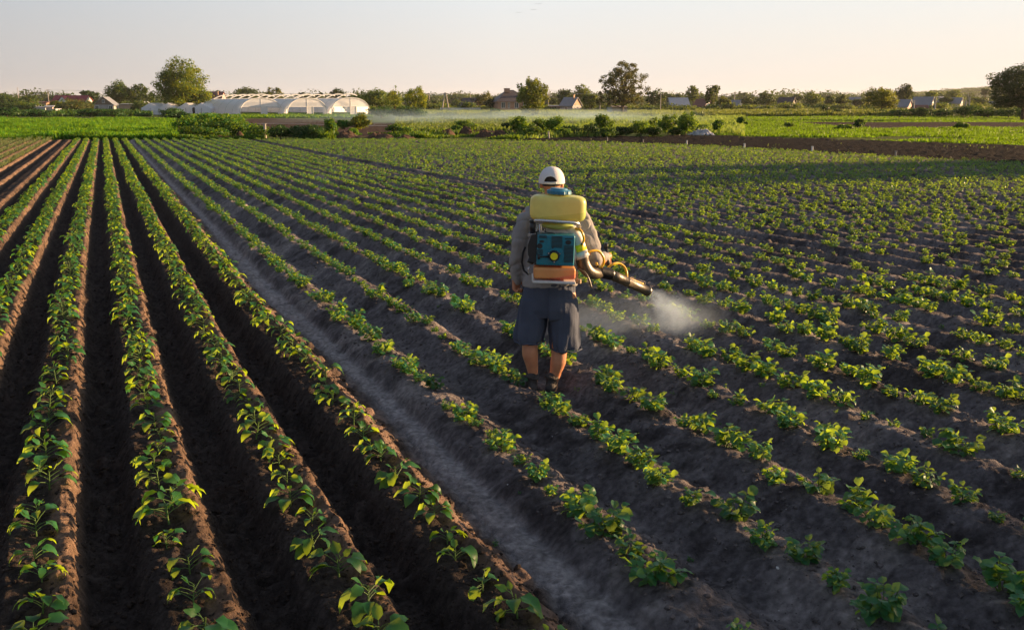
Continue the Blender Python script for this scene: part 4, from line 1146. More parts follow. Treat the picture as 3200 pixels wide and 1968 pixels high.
house("tall house with a red brown roof and a chimney behind the tunnels", 662, 400, 9.5, 8, 4.3, 3.0, 'pink', 'brown_roof', 0, 'gable_x', chim=((3.0, -2, .7, 2.6, 7.3),), group=gh, wins=((-2, 2.5, 1.1, 1.3), (2, 2.5, 1.1, 1.3)))
house("small cottage with a dark roof and a tan wooden gable", 1470, 330, 5.2, 6.0, 2.0, 2.4, 'white', 'dark_roof', -38, 'gable_x', gable_wall='wood', wins=((-1, 1.2, .9, .9), (1.3, 1.2, .9, .9)), group=gh)
o = house("brick house with a large dark hipped roof and two chimneys", 1594, 300, 9.6, 8.4, 3.3, 3.3, 'brick', 'dark_roof', 14, 'hip', over=.6, chim=((-1.2, -1.0, 1.6, 1.0, 6.9), (2.6, -2.6, .6, 1.6, 5.8)),
          wins=((-3.1, 2.2, 1.1, 1.6), (-1.4, 2.2, .5, 1.6), (0.9, 2.2, 1.1, 1.6), (3.4, 2.2, .9, 1.6)), group=gh)
house("cottage with a pale grey roof and a whitish gable near the twin trees", 1784, 310, 4.4, 5.2, 2.2, 2.3, 'grey', 'slate', -35, 'gable_x', gable_wall='tan', wins=((0, 1.2, .9, .9),), chim=((1.6, -.9, .25, 1.2, 5.2),), group=gh)
house("low pink flat outbuilding left of the grey roofed cottage", 1738, 315, 4.2, 3.5, 1.9, .2, 'pink', 'slate', -5, 'flat', name="outbuilding", cat="outbuilding", door=(.8, .8, 1.6))
house("long low house with a pale grey sheet roof", 2118, 315, 5.6, 6.4, 2.0, 2.4, 'grey', 'pale_roof', 6, 'gable_x', wins=((-1.5, 1.2, .9, .8),), group=gh)
house("dark red roofed cottage half hidden behind the leaning tree", 2196, 330, 3.8, 6, 1.9, 2.2, 'white', 'brown_roof', -35, 'gable_x', group=gh, wins=((0, 1.2, .8, .8),))
house("small white walled shed right of the leaning tree", 2240, 330, 2.8, 3, 2.6, .2, 'white', 'brown_roof', 0, 'flat', name="shed", cat="shed", door=(.3, .8, 1.7))
house("low house with a pointed blue grey gable by the lit tree", 2296, 360, 3.8, 5, 1.9, 2.0, 'grey', 'slate', -30, 'gable_x', gable_wall='white', group=gh)
house("tiny white hut standing at the back of the crops", 2365, 300, 2.0, 2, 1.5, .1, 'white', 'pale_roof', 0, 'flat', name="hut", cat="hut", door=(-.4, .5, 1.1))
o = house("dark steep roofed house with a white edged gable end", 2458, 330, 4.8, 5.6, 1.9, 2.7, 'grey', 'dark_roof', -35, 'gable_x', gable_wall='dark', group=gh, wins=((1.2, 1.2, .8, .8),))
house("far house with a pale roof behind the low dark trees", 2670, 470, 4.6, 5, 3.8, 2.0, 'white', 'slate', -15, 'gable_x', group=gh)
house("pink gabled house left of the dark shed", 2822, 300, 4.2, 4.4, 1.9, 1.9, 'pink', 'slate', -40, 'gable_x', gable_wall='pink', group=gh, wins=((.5, 1.1, .8, .8),))
house("white gabled house with a grey roof right of the dark tree", 2885, 310, 5.4, 5.0, 2.3, 2.3, 'grey', 'slate', -35, 'gable_x', gable_wall='white', group=gh, wins=((0, 1.2, .9, .8),))
house("brown roofed low shed between the two gabled houses", 2876, 270, 3.4, 3, 1.2, 1.0, 'tan', 'brown_roof', 0, 'gable_x', name="shed", cat="shed")
house("grey blocky tower building behind the ragged tree", 2942, 480, 4.6, 4.6, 5.4, .5, 'grey', 'slate', 15, 'flat', name="tower_building", cat="building", wins=((0, 4, .8, .8),))
house("small house with a pale arched gable right of the tower", 2985, 380, 4.4, 5, 3.0, 1.9, 'grey', 'slate', -35, 'gable_x', gable_wall='white', group=gh)
house("dim low house just left of the big dark tree", 3120, 340, 5.5, 5, 2.2, 1.2, 'grey', 'slate', -10, 'gable_x', group=gh)
# little brick hut under the tall tree
o = house("little tan block hut with a dark doorway under the tall tree", 1934, 226, 3.3, 2.6, 1.55, .35, 'hut', 'wood', 5, 'flat', name="block_hut", cat="hut", over=.1, sink=.1)
d = MB(); d.box((.8, -1.32, .5), (.45, .06, .85)); d.build("doorway", B['dark'], o)
d = MB(); d.box((-2.1, 0, .9), (.8, 2.4, 1.6)); d.build("side_panel", B['grey'], o)
# low white picket fence
fr = empty("picket_fence", (*XY(1440, 300), ground_z(*XY(1440, 300)))); tag(fr, "low whitish fence in front of the dark roofed cottage", "fence")
f2 = MB()
for k in range(40): f2.box((-6 + k * .3, 0, .75), (.16, .04, 1.1))
f2.build("pickets", B['frame'], fr)
f2 = MB(); f2.box((0, .05, .5), (12, .05, .08)); f2.box((0, .05, 1.0), (12, .05, .08)); f2.build("rail", B['frame'], fr)

# ------------------------------------------------------------------ polytunnels
def film(name, tr_=.35, al=.12, col=(.80, .81, .84)):
    m, n, out = new_mat(name)
    d_ = n.nodes.new("ShaderNodeBsdfPrincipled"); d_.inputs['Base Color'].default_value = (*col, 1); d_.inputs['Roughness'].default_value = .35
    t_ = n.nodes.new("ShaderNodeBsdfTranslucent"); t_.inputs[0].default_value = (*col, 1)
    x_ = n.nodes.new("ShaderNodeMixShader"); x_.inputs[0].default_value = tr_
    n.links.new(d_.outputs[0], x_.inputs[1]); n.links.new(t_.outputs[0], x_.inputs[2])
    s_ = n.nodes.new("ShaderNodeBsdfTransparent"); y_ = n.nodes.new("ShaderNodeMixShader"); y_.inputs[0].default_value = al
    n.links.new(x_.outputs[0], y_.inputs[1]); n.links.new(s_.outputs[0], y_.inputs[2])
    n.links.new(y_.outputs[0], out.inputs[0])
    return m
B['film'] = film("white_film", .5, .0, (.93, .93, .96))
B['gauze'] = film("clear_film", .4, .18, (.74, .76, .80))
def tunnel(label, xc, hwp, ytop, Y, length, yaw, ribs=14, flaps=5):
    X_, _ = XY(xc, Y); gz = ground_z(X_, Y) - .1
    root = empty("polytunnel", (X_, Y, gz), R(yaw)); tag(root, label, "polytunnel", "white plastic growing tunnels")
    hgt = W(xc, ytop, Y).z - gz; a = hwp * Y / F / math.cos(R(yaw) * .8)
    n_ = 22
    def arc(th, k=1.0): return (a * k * math.copysign(abs(math.cos(th)) ** .8, math.cos(th)), hgt * k * math.sin(th) ** .85)
    th = [math.pi * i / n_ for i in range(n_ + 1)]
    nl = 40
    V = []; Fq = []
    for j in range(nl + 1):
        y = length * j / nl
        for i, t_ in enumerate(th):
            k = 1 + .006 * math.cos(j * math.pi * 2 * ribs / nl)
            x_, z_ = arc(max(1e-4, min(math.pi - 1e-4, t_)), k); V.append((x_, y, z_))
    for j in range(nl):
        for i in range(n_):
            q = j * (n_ + 1) + i; Fq.append((q, q + 1, q + n_ + 2, q + n_ + 1))
    link("cover", mesh_np("cover", np.array(V), np.array(Fq), True), B['film'], root)
    for j in range(0, ribs + 1, 2):
        mb = MB(); mb.tube([(arc(max(.001, min(3.1406, t_)), 1.006)[0], length * j / ribs, arc(max(.001, min(3.1406, t_)), 1.006)[1]) for t_ in th], .05 if j else .11, 5)
        mb.build("hoop", B['frame'], root)
    # end wall: film above a cross bar, open bays below, a door frame in the middle
    e = MB(); zb = hgt * .52
    top = [arc(t_) for t_ in th if arc(t_)[1] > zb]
    e.add([(p_[0] * .985, .05, p_[1] * .985) for p_ in top] + [(top[-1][0] * .985, .05, zb), (top[0][0] * .985, .05, zb)], [tuple(range(len(top) + 2))])
    e.build("end_film", B['gauze'], root)
    fb = MB(); fb.box((0, .02, zb), (2 * a * .93, .1, .1)); fb.box((0, .02, (zb + hgt) / 2), (.09, .09, hgt - zb)); fb.box((-a * .9, .02, .18), (.5, .1, .25))
    fb.box((.25, .02, .12), (2 * a * .93, .1, .2)); fb.build("end_frame", B['frame'], root)
    dr_ = MB(); dr_.box((-.1, .0, zb / 2), (.12, .14, zb)); dr_.box((1.3, .0, zb / 2), (.12, .14, zb)); dd = dr_.build("door", B['frame'], root)
    dr_ = MB(); dr_.box((.6, .03, zb / 2), (1.28, .04, zb - .1)); dr_.build("door_film", B['gauze'], dd)
    for k in range(flaps):      # opened roof vents: thin bowed strips standing up from the ridge
        y = length * (k + .6) / flaps
        s_ = MB(); pts = []
        for i in range(9):
            f = i / 8
            pts.append((-a * .35 + f * a * 1.05, y, hgt * (.95 + .30 * math.sin(math.pi * (0.05 + .72 * f)))))
        s_.tube(pts, .12, 6, flat=.6); s_.build("vent_bow", B['frame'], root)
    for k in (0, 1):
        g = MB(); g.box(((-.45 if k == 0 else .45) * a * 1.0, length * .5, .35), (a * .75, length * .96, .55)); g.build("crop_bed", M['weed'], root)
    return root
tunnel("nearest white tunnel at the left with its open end to the right", 816, 60, 308, 218, 31, 33, 12, 5)
tunnel("middle white tunnel with a door in its open end", 960, 58, 308, 219, 31, 33, 12, 5)
tunnel("right white tunnel with its high open end by the round tree", 1096, 58, 307, 224, 31, 33, 12, 5)
# lower white house shaped tent at the left
X_, Y_ = XY(545, 228); gz = ground_z(X_, Y_)
tt = empty("film_tent", (X_, Y_, gz)); tag(tt, "low white film tent with several pointed roofs behind the tall tree", "tent")
for k, xo in enumerate((-5.5, -1.5, 2.5, 6.0)):
    c = MB(); a = 2.0; z1, z2 = 1.5, 2.6
    c.add([(xo - a, 0, 0), (xo + a, 0, 0), (xo + a, 0, z1), (xo, 0, z2), (xo - a, 0, z1), (xo - a, 9, 0), (xo + a, 9, 0), (xo + a, 9, z1), (xo, 9, z2), (xo - a, 9, z1)],
          [(0, 1, 2, 3, 4), (9, 8, 7, 6, 5), (4, 3, 8, 9), (3, 2, 7, 8), (0, 4, 9, 5), (1, 6, 7, 2)])
    b_ = c.build("bay", B['film'], tt)
    p_ = MB(); p_.box((xo - a, -.06, z1 / 2), (.1, .08, z1)); p_.box((xo, -.06, z1 / 2), (.08, .08, z1)); p_.build("pole", B['metal'], b_)

# ------------------------------------------------------------------ poles, posts and wires
def pole(label, x, ytop, Y, kind='t', r_=.13):
    X_, _ = XY(x, Y); gz = ground_z(X_, Y) - .1; h = W(x, ytop, Y).z - gz
    root = empty("power_pole", (X_, Y, gz)); tag(root, label, "pole", "power poles and masts")
    if kind == 'a':
        for s_ in (-1, 1):
            m = MB(); m.tube([(s_ * 1.1, 0, 0), (s_ * .15, 0, h)], [r_ * 1.3, r_], 6); m.build("leg", B['post'], root)
    else:
        m = MB(); m.tube([(0, 0, 0), (0, 0, h)], [r_ * 1.2, r_ * .8], 6); m.build("shaft", B['post'], root)
    if kind != 'm':
        m = MB(); m.box((0, 0, h - .3), (1.9, .15, .15)); ca = m.build("crossarm", B['wood'], root)
        m = MB()
        for s_ in (-.8, 0, .8): m.tube([(s_, 0, h - .25), (s_, 0, h + .08)], .06, 5)
        m.build("insulators", B['frame'], ca)
    return Vector((X_, Y, gz + h))
t1 = pole("slim power pole left of the braced one", 1342, 291, 330)
t2 = pole("braced power pole standing on two legs", 1392, 290, 300, 'a', .16)
pole("thin mast behind the dark roofed cottage", 1470, 292, 420, 'm')
t3 = pole("tall thin pole right of the golden green tree", 1717, 280, 400, 'm')
pole("short pole just beside the tall thin pole", 1713, 287, 390, 'm')
t4 = pole("pale lamp pole left of the tall thin leaved tree", 1875, 292, 300, 't', .12)
pole("pole in front of the dark tree right of the hut", 2064, 293, 300, 't', .12)
pole("pole above the low village roofs near the lit tree", 2294, 288, 420, 'm', .2)
pole("short pole left of the far dome tree", 2267, 294, 420, 't', .15)
t0 = pole("far left grey pole on the skyline", 153, 280, 380, 't', .15)
pole("faint pole cut against the sky at the far left", 60, 273, 420, 'm', .14)
pole("pole right of the round olive green tree", 2588, 297, 370, 't', .15)
pole("pale concrete post left of the white gabled house", 2856, 314, 250, 'm', .22)
pole("pale concrete post right of the white gabled house", 2922, 303, 260, 'm', .24)
pole("pale concrete post standing in the upper hedge", 3018, 314, 240, 'm', .22)
pole("slim post behind the hedge near the arched gable", 3029, 303, 300, 'm', .2)
pole("grey pole left of the big dark tree", 3024, 290, 420, 't', .15)
for lab, a, b_ in (("thin power wire between the slim and the braced pole", t1, t2), ("thin power wire running right from the braced pole", t2, t3), ("thin power wire running off to the left from the slim pole", t0, t1), ("thin power wire leading to the pale lamp pole", t3, t4)):
    m = MB(); pts = [a.lerp(b_, i / 10) - Vector((0, 0, .6 * math.sin(math.pi * i / 10) + .2)) for i in range(11)]
    m.tube(pts, .035, 4); tag(m.build("power_wire", B['metal']), lab, "wire", "power wires")
def small_post(label, x, ytop, ybot, r_=.04, m_='post', lean=0.0):
    P = G(x, ybot, 0); h = W(x, ytop, P.y).z
    gz = ground_z(P.x, P.y) - .1
    m = MB(); m.tube([(0, 0, 0), (lean * .5, 0, (h - gz) * .5), (lean, 0, h - gz)], [r_ * 1.1, r_, r_ * .9], 8)
    m.box((lean, 0, h - gz + .01), (r_ * 1.9, r_ * 1.9, .03)); o = m.build("marker_post", B[m_]); o.location = (P.x, P.y, gz)
    tag(o, label, "post", "posts standing at the field edge")
small_post("thick pale wooden post among the weeds below the left tunnel", 829, 388, 430, .10)
small_post("grey leaning stake right of the brown soil heaps", 1716, 412, 431, .06, lean=-.05)
small_post("tiny pale stake at the start of the turned soil strip", 1898, 430, 440, .03)
small_post("tiny pale stake, second along the turned soil strip", 2010, 437, 445, .03)
small_post("white stake standing below the crumpled tarp", 2146, 440, 452, .04, 'frame')
small_post("white topped stake in the middle of the strip's near edge", 2326, 450, 463, .045, 'frame')
small_post("white stake right of the middle of the strip's near edge", 2538, 459, 472, .05, 'frame')
small_post("rightmost pale stake along the potato field edge", 2799, 474, 488, .045)
# white water line on the bare plot
m = MB(); m.tube([G(620 + 60 * i, 383 + 1.1 * i + 1.5 * math.sin(i), .0) for i in range(19)], .014, 5)
tag(m.build("irrigation_pipe", B['frame']), "thin white irrigation pipe lying across the brown bare plot", "pipe")
# ------------------------------------------------------------------ the man
Y0 = G(1700, 1222, -0.10).y
def P(x, y, dy=0.0): return W(x, y, Y0 + dy)
SKIN = mat("tanned_skin", (.47, .21, .115), .5, .35, nscale=20, namt=.10, bump=.15, bscale=90, sss=.15)
JACK = mat("grey_jacket_cloth", (.27, .262, .262), .9, .15, nscale=5, namt=.10, bump=.15, bscale=120)
SHORT = mat("navy_shorts_cloth", (.062, .075, .112), .85, .2, nscale=7, namt=.15, bump=.3, bscale=150)
CAPM = mat("white_cap_cloth", (.66, .63, .62), .85, .15, nscale=9, namt=.05, bump=.2, bscale=200)
SHOE = mat("dusty_dark_shoe", (.052, .046, .044), .85, .2, nscale=14, namt=.4, bump=.5, bscale=60)
HAIR = mat("short_grey_brown_hair", (.05, .038, .034), .8, .2, nscale=60, namt=.4, bump=.6, bscale=200)

def stack(mb, rings, n=40, ex=2.3):
    """rings: (centre Vector, rx, ry)"""
    V = []; Fc = []
    for c, rx, ry in rings:
        for k in range(n):
            a = 2 * math.pi * k / n; ca, sa = math.cos(a), math.sin(a)
            V.append((c[0] + rx * math.copysign(abs(ca) ** (2 / ex), ca), c[1] + ry * math.copysign(abs(sa) ** (2 / ex), sa), c[2]))
    for i in range(len(rings) - 1):
        for k in range(n):
            k2 = (k + 1) % n; Fc.append((i * n + k, i * n + k2, (i + 1) * n + k2, (i + 1) * n + k))
    Fc.append(tuple(range(n))); Fc.append(tuple(range((len(rings) - 1) * n, len(rings) * n))[::-1])
    mb.add(V, Fc)
def ball(mb, c, r, n=14, rot=None):
    rx, ry, rz = (r, r, r) if not hasattr(r, '__len__') else r
    V = []; Fc = []
    for i in range(n + 1):
        th = math.pi * i / n
        for k in range(n * 2):
            a = math.pi * k / n
            v = Vector((rx * math.sin(th) * math.cos(a), ry * math.sin(th) * math.sin(a), rz * math.cos(th)))
            if rot is not None: v = rot @ v
            V.append(Vector(c) + v)
    m_ = n * 2
    for i in range(n):
        for k in range(m_): Fc.append((i * m_ + k, (i + 1) * m_ + k, (i + 1) * m_ + (k + 1) % m_, i * m_ + (k + 1) % m_))
    mb.add(V, Fc)
def limb(mb, pts, rad):
    """smooth tapered tube with rounded joints"""
    pts = [Vector(p_) for p_ in pts]; Q = []; Rr = []
    for i in range(len(pts) - 1):
        for k in range(6):
            f = k / 6
            p0 = pts[max(i - 1, 0)]; p1 = pts[i]; p2 = pts[i + 1]; p3 = pts[min(i + 2, len(pts) - 1)]
            Q.append(0.5 * ((2 * p1) + (-p0 + p2) * f + (2 * p0 - 5 * p1 + 4 * p2 - p3) * f * f + (-p0 + 3 * p1 - 3 * p2 + p3) * f ** 3))
            Rr.append(rad[i] * (1 - f) + rad[i + 1] * f)
    Q.append(pts[-1]); Rr.append(rad[-1])
    mb.tube(Q, Rr, 18); ball(mb, pts[0], rad[0]); ball(mb, pts[-1], rad[-1])

def fuse(name, mb, vox, it, material, parent=None, disp=None, origin=None):
    o = mb.build("tmp_" + name)
    m = o.modifiers.new("r", 'REMESH'); m.mode = 'VOXEL'; m.voxel_size = vox
    s_ = o.modifiers.new("s", 'SMOOTH'); s_.iterations = it; s_.factor = .5
    dg = bpy.context.evaluated_depsgraph_get()
    me2 = bpy.data.meshes.new_from_object(o.evaluated_get(dg))
    me0 = o.data
    bpy.data.objects.remove(o); bpy.data.meshes.remove(me0)
    me2.name = name
    nv = len(me2.vertices)
    if disp:
        cv = np.empty(nv * 3); me2.vertices.foreach_get("co", cv); cv = cv.reshape(-1, 3)
        nn = np.empty(nv * 3); me2.vertex_normals.foreach_get("vector", nn); nn = nn.reshape(-1, 3)
        cv = cv + nn * disp(cv, nn)[:, None]
        me2.vertices.foreach_set("co", cv.ravel())
    me2.polygons.foreach_set("use_smooth", [True] * len(me2.polygons))
    me2.materials.clear(); me2.update()
    o2 = link(name, me2, material)
    if origin is not None:
        me2.transform(Matrix.Translation(-Vector(origin)))
        if parent is None: o2.location = origin
    if parent is not None: o2.parent = parent
    return o2

base = Vector((P(1700, 1222).x, Y0, ground_z(P(1700, 1222).x, Y0)))
b = MB()
# head, face turned away from the camera
hc = P(1724, 568, .02)
ball(b, hc, (.076, .097, .105), 16)
ball(b, hc + Vector((0, .035, -.055)), (.058, .068, .068), 12)          # jaw
ball(b, hc + Vector((0, .075, -.088)), (.028, .026, .022), 8)           # chin
ball(b, hc + Vector((0, .108, -.028)), (.014, .020, .024), 8)           # nose
for s_ in (-1, 1):
    ball(b, hc + Vector((s_ * .031, .086, .002)), (.014, .012, .010), 8)
    ball(b, hc + Vector((s_ * .032, .088, .020)), (.020, .010, .006), 6)
    ball(b, hc + Vector((s_ * .083, -.002, -.024)), (.012, .022, .032), 8)  # ears
ball(b, hc + Vector((0, .096, -.060)), (.024, .010, .006), 6)           # lips
limb(b, [P(1725, 590, .0), P(1727, 615, -.01), P(1730, 645, -.01)], [.060, .062, .075])
stack(b, [(P(1730, 640), .13, .09), (P(1731, 665), .185, .11), (P(1729, 720), .19, .12), (P(1722, 800), .18, .125), (P(1717, 880), .175, .125), (P(1715, 930), .17, .12), (P(1715, 955), .12, .09)])
# arms
wl, wr = P(1610, 868, .04), P(1902, 800, .27)
limb(b, [P(1652, 672), P(1622, 775, .0), wl], [.055, .042, .028])
limb(b, [P(1810, 674), P(1856, 806, -.01), wr], [.055, .042, .029])
# left hand hanging, loosely closed
def hand(b, wrist, down, across, fwd, curl, grip=None):
    """down: wrist to knuckles, across: little finger to index, fwd: palm side"""
    ln = .082
    kn = wrist + down * ln
    for i in range(5):
        f = i / 4 - .5
        limb(b, [wrist + across * f * .040 + down * .005, kn + across * f * .066], [.0165, .0145])
    lens = [.062, .078, .086, .080]
    for i in range(4):
        f = i / 3 - .5
        p0 = kn + across * f * .068; L = lens[i]; ang = 0.0; d0 = down; pts = [p0]; cu = curl[i]
        for j, sg in enumerate((.46, .31, .26)):
            ang += cu[j]
            dirn = d0 * math.cos(ang) + fwd * math.sin(ang)
            pts.append(pts[-1] + dirn * L * sg)
        limb(b, pts, [.0105, .0098, .0090, .0078])
    t0 = wrist + down * .022 + across * .022 + fwd * .012
    t1 = t0 + (across * .55 + down * .55 + fwd * .35).normalized() * .038
    t2 = t1 + (down * .75 + fwd * .55 - across * .05).normalized() * .030
    t3 = t2 + (down * .75 + fwd * .45 - across * .45).normalized() * .024
    limb(b, [t0, t1, t2, t3], [.017, .0125, .0110, .0090])
dn = Vector((.12, .02, -1)).normalized(); ac = Vector((.55, .80, .05)).normalized(); fw = dn.cross(ac).normalized()
if fw.x < 0: fw = -fw
hand(b, wl + Vector((0, 0, -.005)), dn, ac, fw, [(.9, 1.1, .7), (.85, 1.0, .7), (.75, 1.0, .6), (.6, .9, .6)])
# right hand closed round the control grip
grip_top, grip_bot = P(1894, 772, .24), P(1903, 838, .12)
gd = (grip_top - grip_bot).normalized()
dn2 = Vector((.10, .55, -.35)).normalized(); ac2 = (gd - dn2 * gd.dot(dn2)).normalized(); fw2 = dn2.cross(ac2).normalized()
if fw2.x > 0: fw2 = -fw2
hand(b, wr, dn2, ac2, fw2, [(1.3, 1.3, .8), (1.25, 1.3, .8), (1.2, 1.25, .8), (1.1, 1.2, .8)])
# legs
limb(b, [P(1678, 925), P(1660, 1045, .01), P(1656, 1085, -.02), P(1657, 1108, -.025), P(1662, 1140, -.01), P(1665, 1170, 0), P(1665, 1192, 0)], [.098, .070, .064, .065, .050, .037, .040])
limb(b, [P(1762, 925), P(1750, 1065, .01), P(1747, 1105, -.02), P(1744, 1130, -.025), P(1737, 1160, -.01), P(1730, 1192, 0), P(1728, 1210, 0)], [.098, .070, .063, .064, .050, .036, .040])
for x_, y_ in ((1664, 1200), (1727, 1218)):
    limb(b, [P(x_, y_, -.04), P(x_, y_ + 4, .10)], [.035, .032])
person = fuse("person", b, .0055, 5, SKIN, None, None, base)
tag(person, "man seen from behind in grey jacket, navy shorts and white cap, spraying the crop", "person")

def fold(cv, nn):
    x, y, z = cv[:, 0], cv[:, 1], cv[:, 2]
    d = .026 * fbm(x * 9 + z * 5, z * 7 - x * 3, 3, 5) + .028 * fbm(x * 5 + y * 3, z * 12 + y * 3, 3, 9)
    d += .006 * np.sin(x * 55 + z * 22 + 5 * fbm(x * 4, z * 4, 2, 6)) * sstep(.02, .2, np.abs(x - base.x) - .12)
    d += .007 * fbm(x * 30, z * 12 + y * 20, 2, 14) - .010 * (1 - np.abs(2 * fbm(x * 4 + z * 7 + y * 5, z * 9 - x * 6, 2, 44)) * 2).clip(0, 1) ** 4
    return d
b = MB()
stack(b, [(P(1728, 626), .072, .068), (P(1730, 634), .105, .085), (P(1731, 646), .165, .105), (P(1732, 664), .205, .122), (P(1731, 700), .222, .138), (P(1726, 760), .216, .145), (P(1721, 830), .216, .148),
          (P(1718, 872), .224, .152), (P(1718, 892), .219, .150)])
limb(b, [P(1662, 674), P(1640, 705, -.01), P(1626, 770, -.01), P(1617, 830, .02), P(1611, 874, .04)], [.082, .080, .074, .066, .046])
limb(b, [P(1806, 676), P(1822, 705, -.01), P(1846, 760, -.01), P(1860, 804, -.01), P(1876, 805, .10), P(1889, 802, .18)], [.080, .080, .076, .066, .055, .043])
ball(b, P(1611, 876, .04), .046); ball(b, P(1862, 812, -.01), .064)
jk = fuse("jacket", b, .0065, 3, JACK, person, fold, base)
b = MB(); stack(b, [(P(1727, 622), .073, .070), (P(1728, 632), .086, .080), (P(1729, 640), .10, .085)]); fuse("collar", b, .006, 2, JACK, jk, None, base)

def sfold(cv, nn):
    x, y, z = cv[:, 0], cv[:, 1], cv[:, 2]
    zt, zb = P(0, 890).z, P(0, 1090).z
    f = np.clip((zt - z) / (zt - zb), 0, 1)
    an = np.where(x < P(1712, 1000).x, np.arctan2(y - Y0, x - P(1665, 0).x), np.arctan2(y - Y0, x - P(1765, 0).x))
    wv = np.sin(an * 4.0 + 7 * fbm(z * 1.6, an * .8, 2, 4) + z * 2.5)
    d = .021 * np.sign(wv) * np.abs(wv) ** .7 * (.25 + .75 * f) * (.5 + 1.0 * vnoise(an * 1.5, z * 2, 8))
    d += .024 * fbm(x * 6, z * 5 + y * 4, 3, 19) + .010 * fbm(an * 5, z * 3, 2, 29)
    return d
b = MB()
stack(b, [(P(1718, 878), .205, .138), (P(1717, 895), .208, .140), (P(1716, 925), .214, .150), (P(1715, 960), .215, .150), (P(1714, 985), .190, .13)])
def leg_c(xs): stack(b, [(P(x_, y_, d_), rx, ry) for x_, y_, d_, rx, ry in xs])
leg_c([(1672, 930, 0, .108, .13), (1667, 985, 0, .115, .125), (1660, 1025, 0, .118, .118), (1654, 1052, 0, .116, .116), (1655, 1066, 0, .108, .112)])
leg_c([(1762, 930, 0, .108, .13), (1763, 985, 0, .113, .125), (1766, 1035, 0, .117, .118), (1769, 1078, 0, .120, .120), (1769, 1090, 0, .116, .114)])
sh = fuse("shorts", b, .0065, 2, SHORT, person, sfold, base)
for x_, y_, r_ in ((1655, 1065, .109), (1769, 1088, .117)):
    b = MB(); c0 = P(x_, y_, 0); n_ = 40
    ring = [(c0.x + (r_ + .008 + .003 * math.sin(9 * k_ + x_)) * math.cos(k_ * 2 * math.pi / n_), c0.y + (r_ + .014) * math.sin(k_ * 2 * math.pi / n_), c0.z + .004 * math.sin(k_ * .9)) for k_ in range(n_ + 1)]
    b.tube(ring, .0065, 6, cap=False); h_ = b.build("hem", SHORT, sh, True); h_.data.transform(Matrix.Translation(-base))
# shoes with padded collars
for x_, y_, tw in ((1662, 1200, -.06), (1722, 1218, .10)):
    b = MB()
    hl = P(x_, y_, -.075); zb = ground_z(hl.x, hl.y)
    g0 = FOOT_Z + .004
    c0 = Vector((P(x_, y_).x, Y0, g0))
    for k_, (yy, ww, hh) in enumerate(((-.085, .036, .085), (-.04, .043, .10), (.02, .047, .10), (.08, .050, .075), (.14, .046, .055), (.185, .030, .042))):
        pass
    limb(b, [c0 + Vector((tw * -.08, -.075, .050)), c0 + Vector((0, -.02, .052)), c0 + Vector((tw * .1, .07, .046)), c0 + Vector((tw * .2, .16, .036))], [.043, .046, .046, .034])
    limb(b, [c0 + Vector((0, -.045, .06)), c0 + Vector((0, -.030, .125))], [.046, .043])
    so_ = fuse("shoe", b, .006, 2, SHOE, person, lambda cv, nn: .006 * fbm(cv[:, 0] * 22, cv[:, 2] * 22 + cv[:, 1] * 9, 3, 3), base)
    b = MB(); ring = [(c0.x + .047 * math.cos(a_), c0.y - .030 + .050 * math.sin(a_), c0.z + .132 + .010 * math.sin(a_ * 2)) for a_ in [k_ * math.pi / 12 for k_ in range(25)]]
    b.tube(ring, .013, 8, cap=False); q = b.build("ankle_padding", SHOE, so_, True); q.data.transform(Matrix.Translation(-base))
    b = MB(); b.box(c0 + Vector((tw * .06, .035, .006)), (.092, .285, .022)); q = b.build("sole", SHOE, so_, False, .008); q.data.transform(Matrix.Translation(-base))
# hair round the back of the head
b = MB(); ball(b, hc + Vector((0, -.006, .006)), (.0785, .0965, .104), 18)
V = [v for v in b.v]
keep = [f_ for f_ in b.f if all((V[i][2] > hc.z - .034 and V[i][1] < hc.y + .035) or V[i][2] > hc.z + .045 for i in f_)]
b.f = keep; q = b.build("hair", HAIR, person, True); q.data.transform(Matrix.Translation(-base))
# cap: dome with the arched gap over the strap at the back
cc = P(1724, 568, .02)
n1, n2 = 200, 84
Vc = []; Fc_ = []
for i in range(n2 + 1):
    ph = (math.pi / 2) * i / n2
    for k in range(n1):
        a = 2 * math.pi * k / n1
        r_ = math.cos(ph) ** .82
        seam = 1 + .006 * (abs(math.sin(a * 3)) ** .3 - 1) 
        Vc.append((cc.x + .1005 * r_ * math.cos(a) * seam, cc.y + .117 * r_ * math.sin(a) * seam, cc.z - .012 + .126 * math.sin(ph) ** .95))
def hole(i, k):
    a = 2 * math.pi * (k + .5) / n1; ph = (math.pi / 2) * (i + .5) / n2
    da = a - (1.5 * math.pi - .16)
    z_ = math.sin(ph)
    return z_ > .13 and (da / .50) ** 2 + ((z_ - .13) / .33) ** 2 < 1
for i in range(n2):
    for k in range(n1):
        if not hole(i, k): Fc_.append((i * n1 + k, i * n1 + (k + 1) % n1, (i + 1) * n1 + (k + 1) % n1, (i + 1) * n1 + k))
cb = MB(); cb.add(Vc, Fc_)
cap = cb.build("cap", CAPM, person, True); 
md = cap.modifiers.new("thick", 'SOLIDIFY'); md.thickness = .004; md.offset = 1
cap.data.transform(Matrix.Translation(-base))
b = MB(); nb_ = 16; Vv = []; Ff = []
for j in range(7):
    for k in range(nb_ + 1):
        a = math.pi * (.12 + .76 * k / nb_)
        ext = j / 6 * .085 * math.sin(math.pi * k / nb_) ** .5
        Vv.append((cc.x + .1 * math.cos(a), cc.y + .115 * math.sin(a) + ext, cc.z - .008 - .02 * (j / 6) ** 2 - .02 * math.cos(a) ** 2 * (j / 6)))
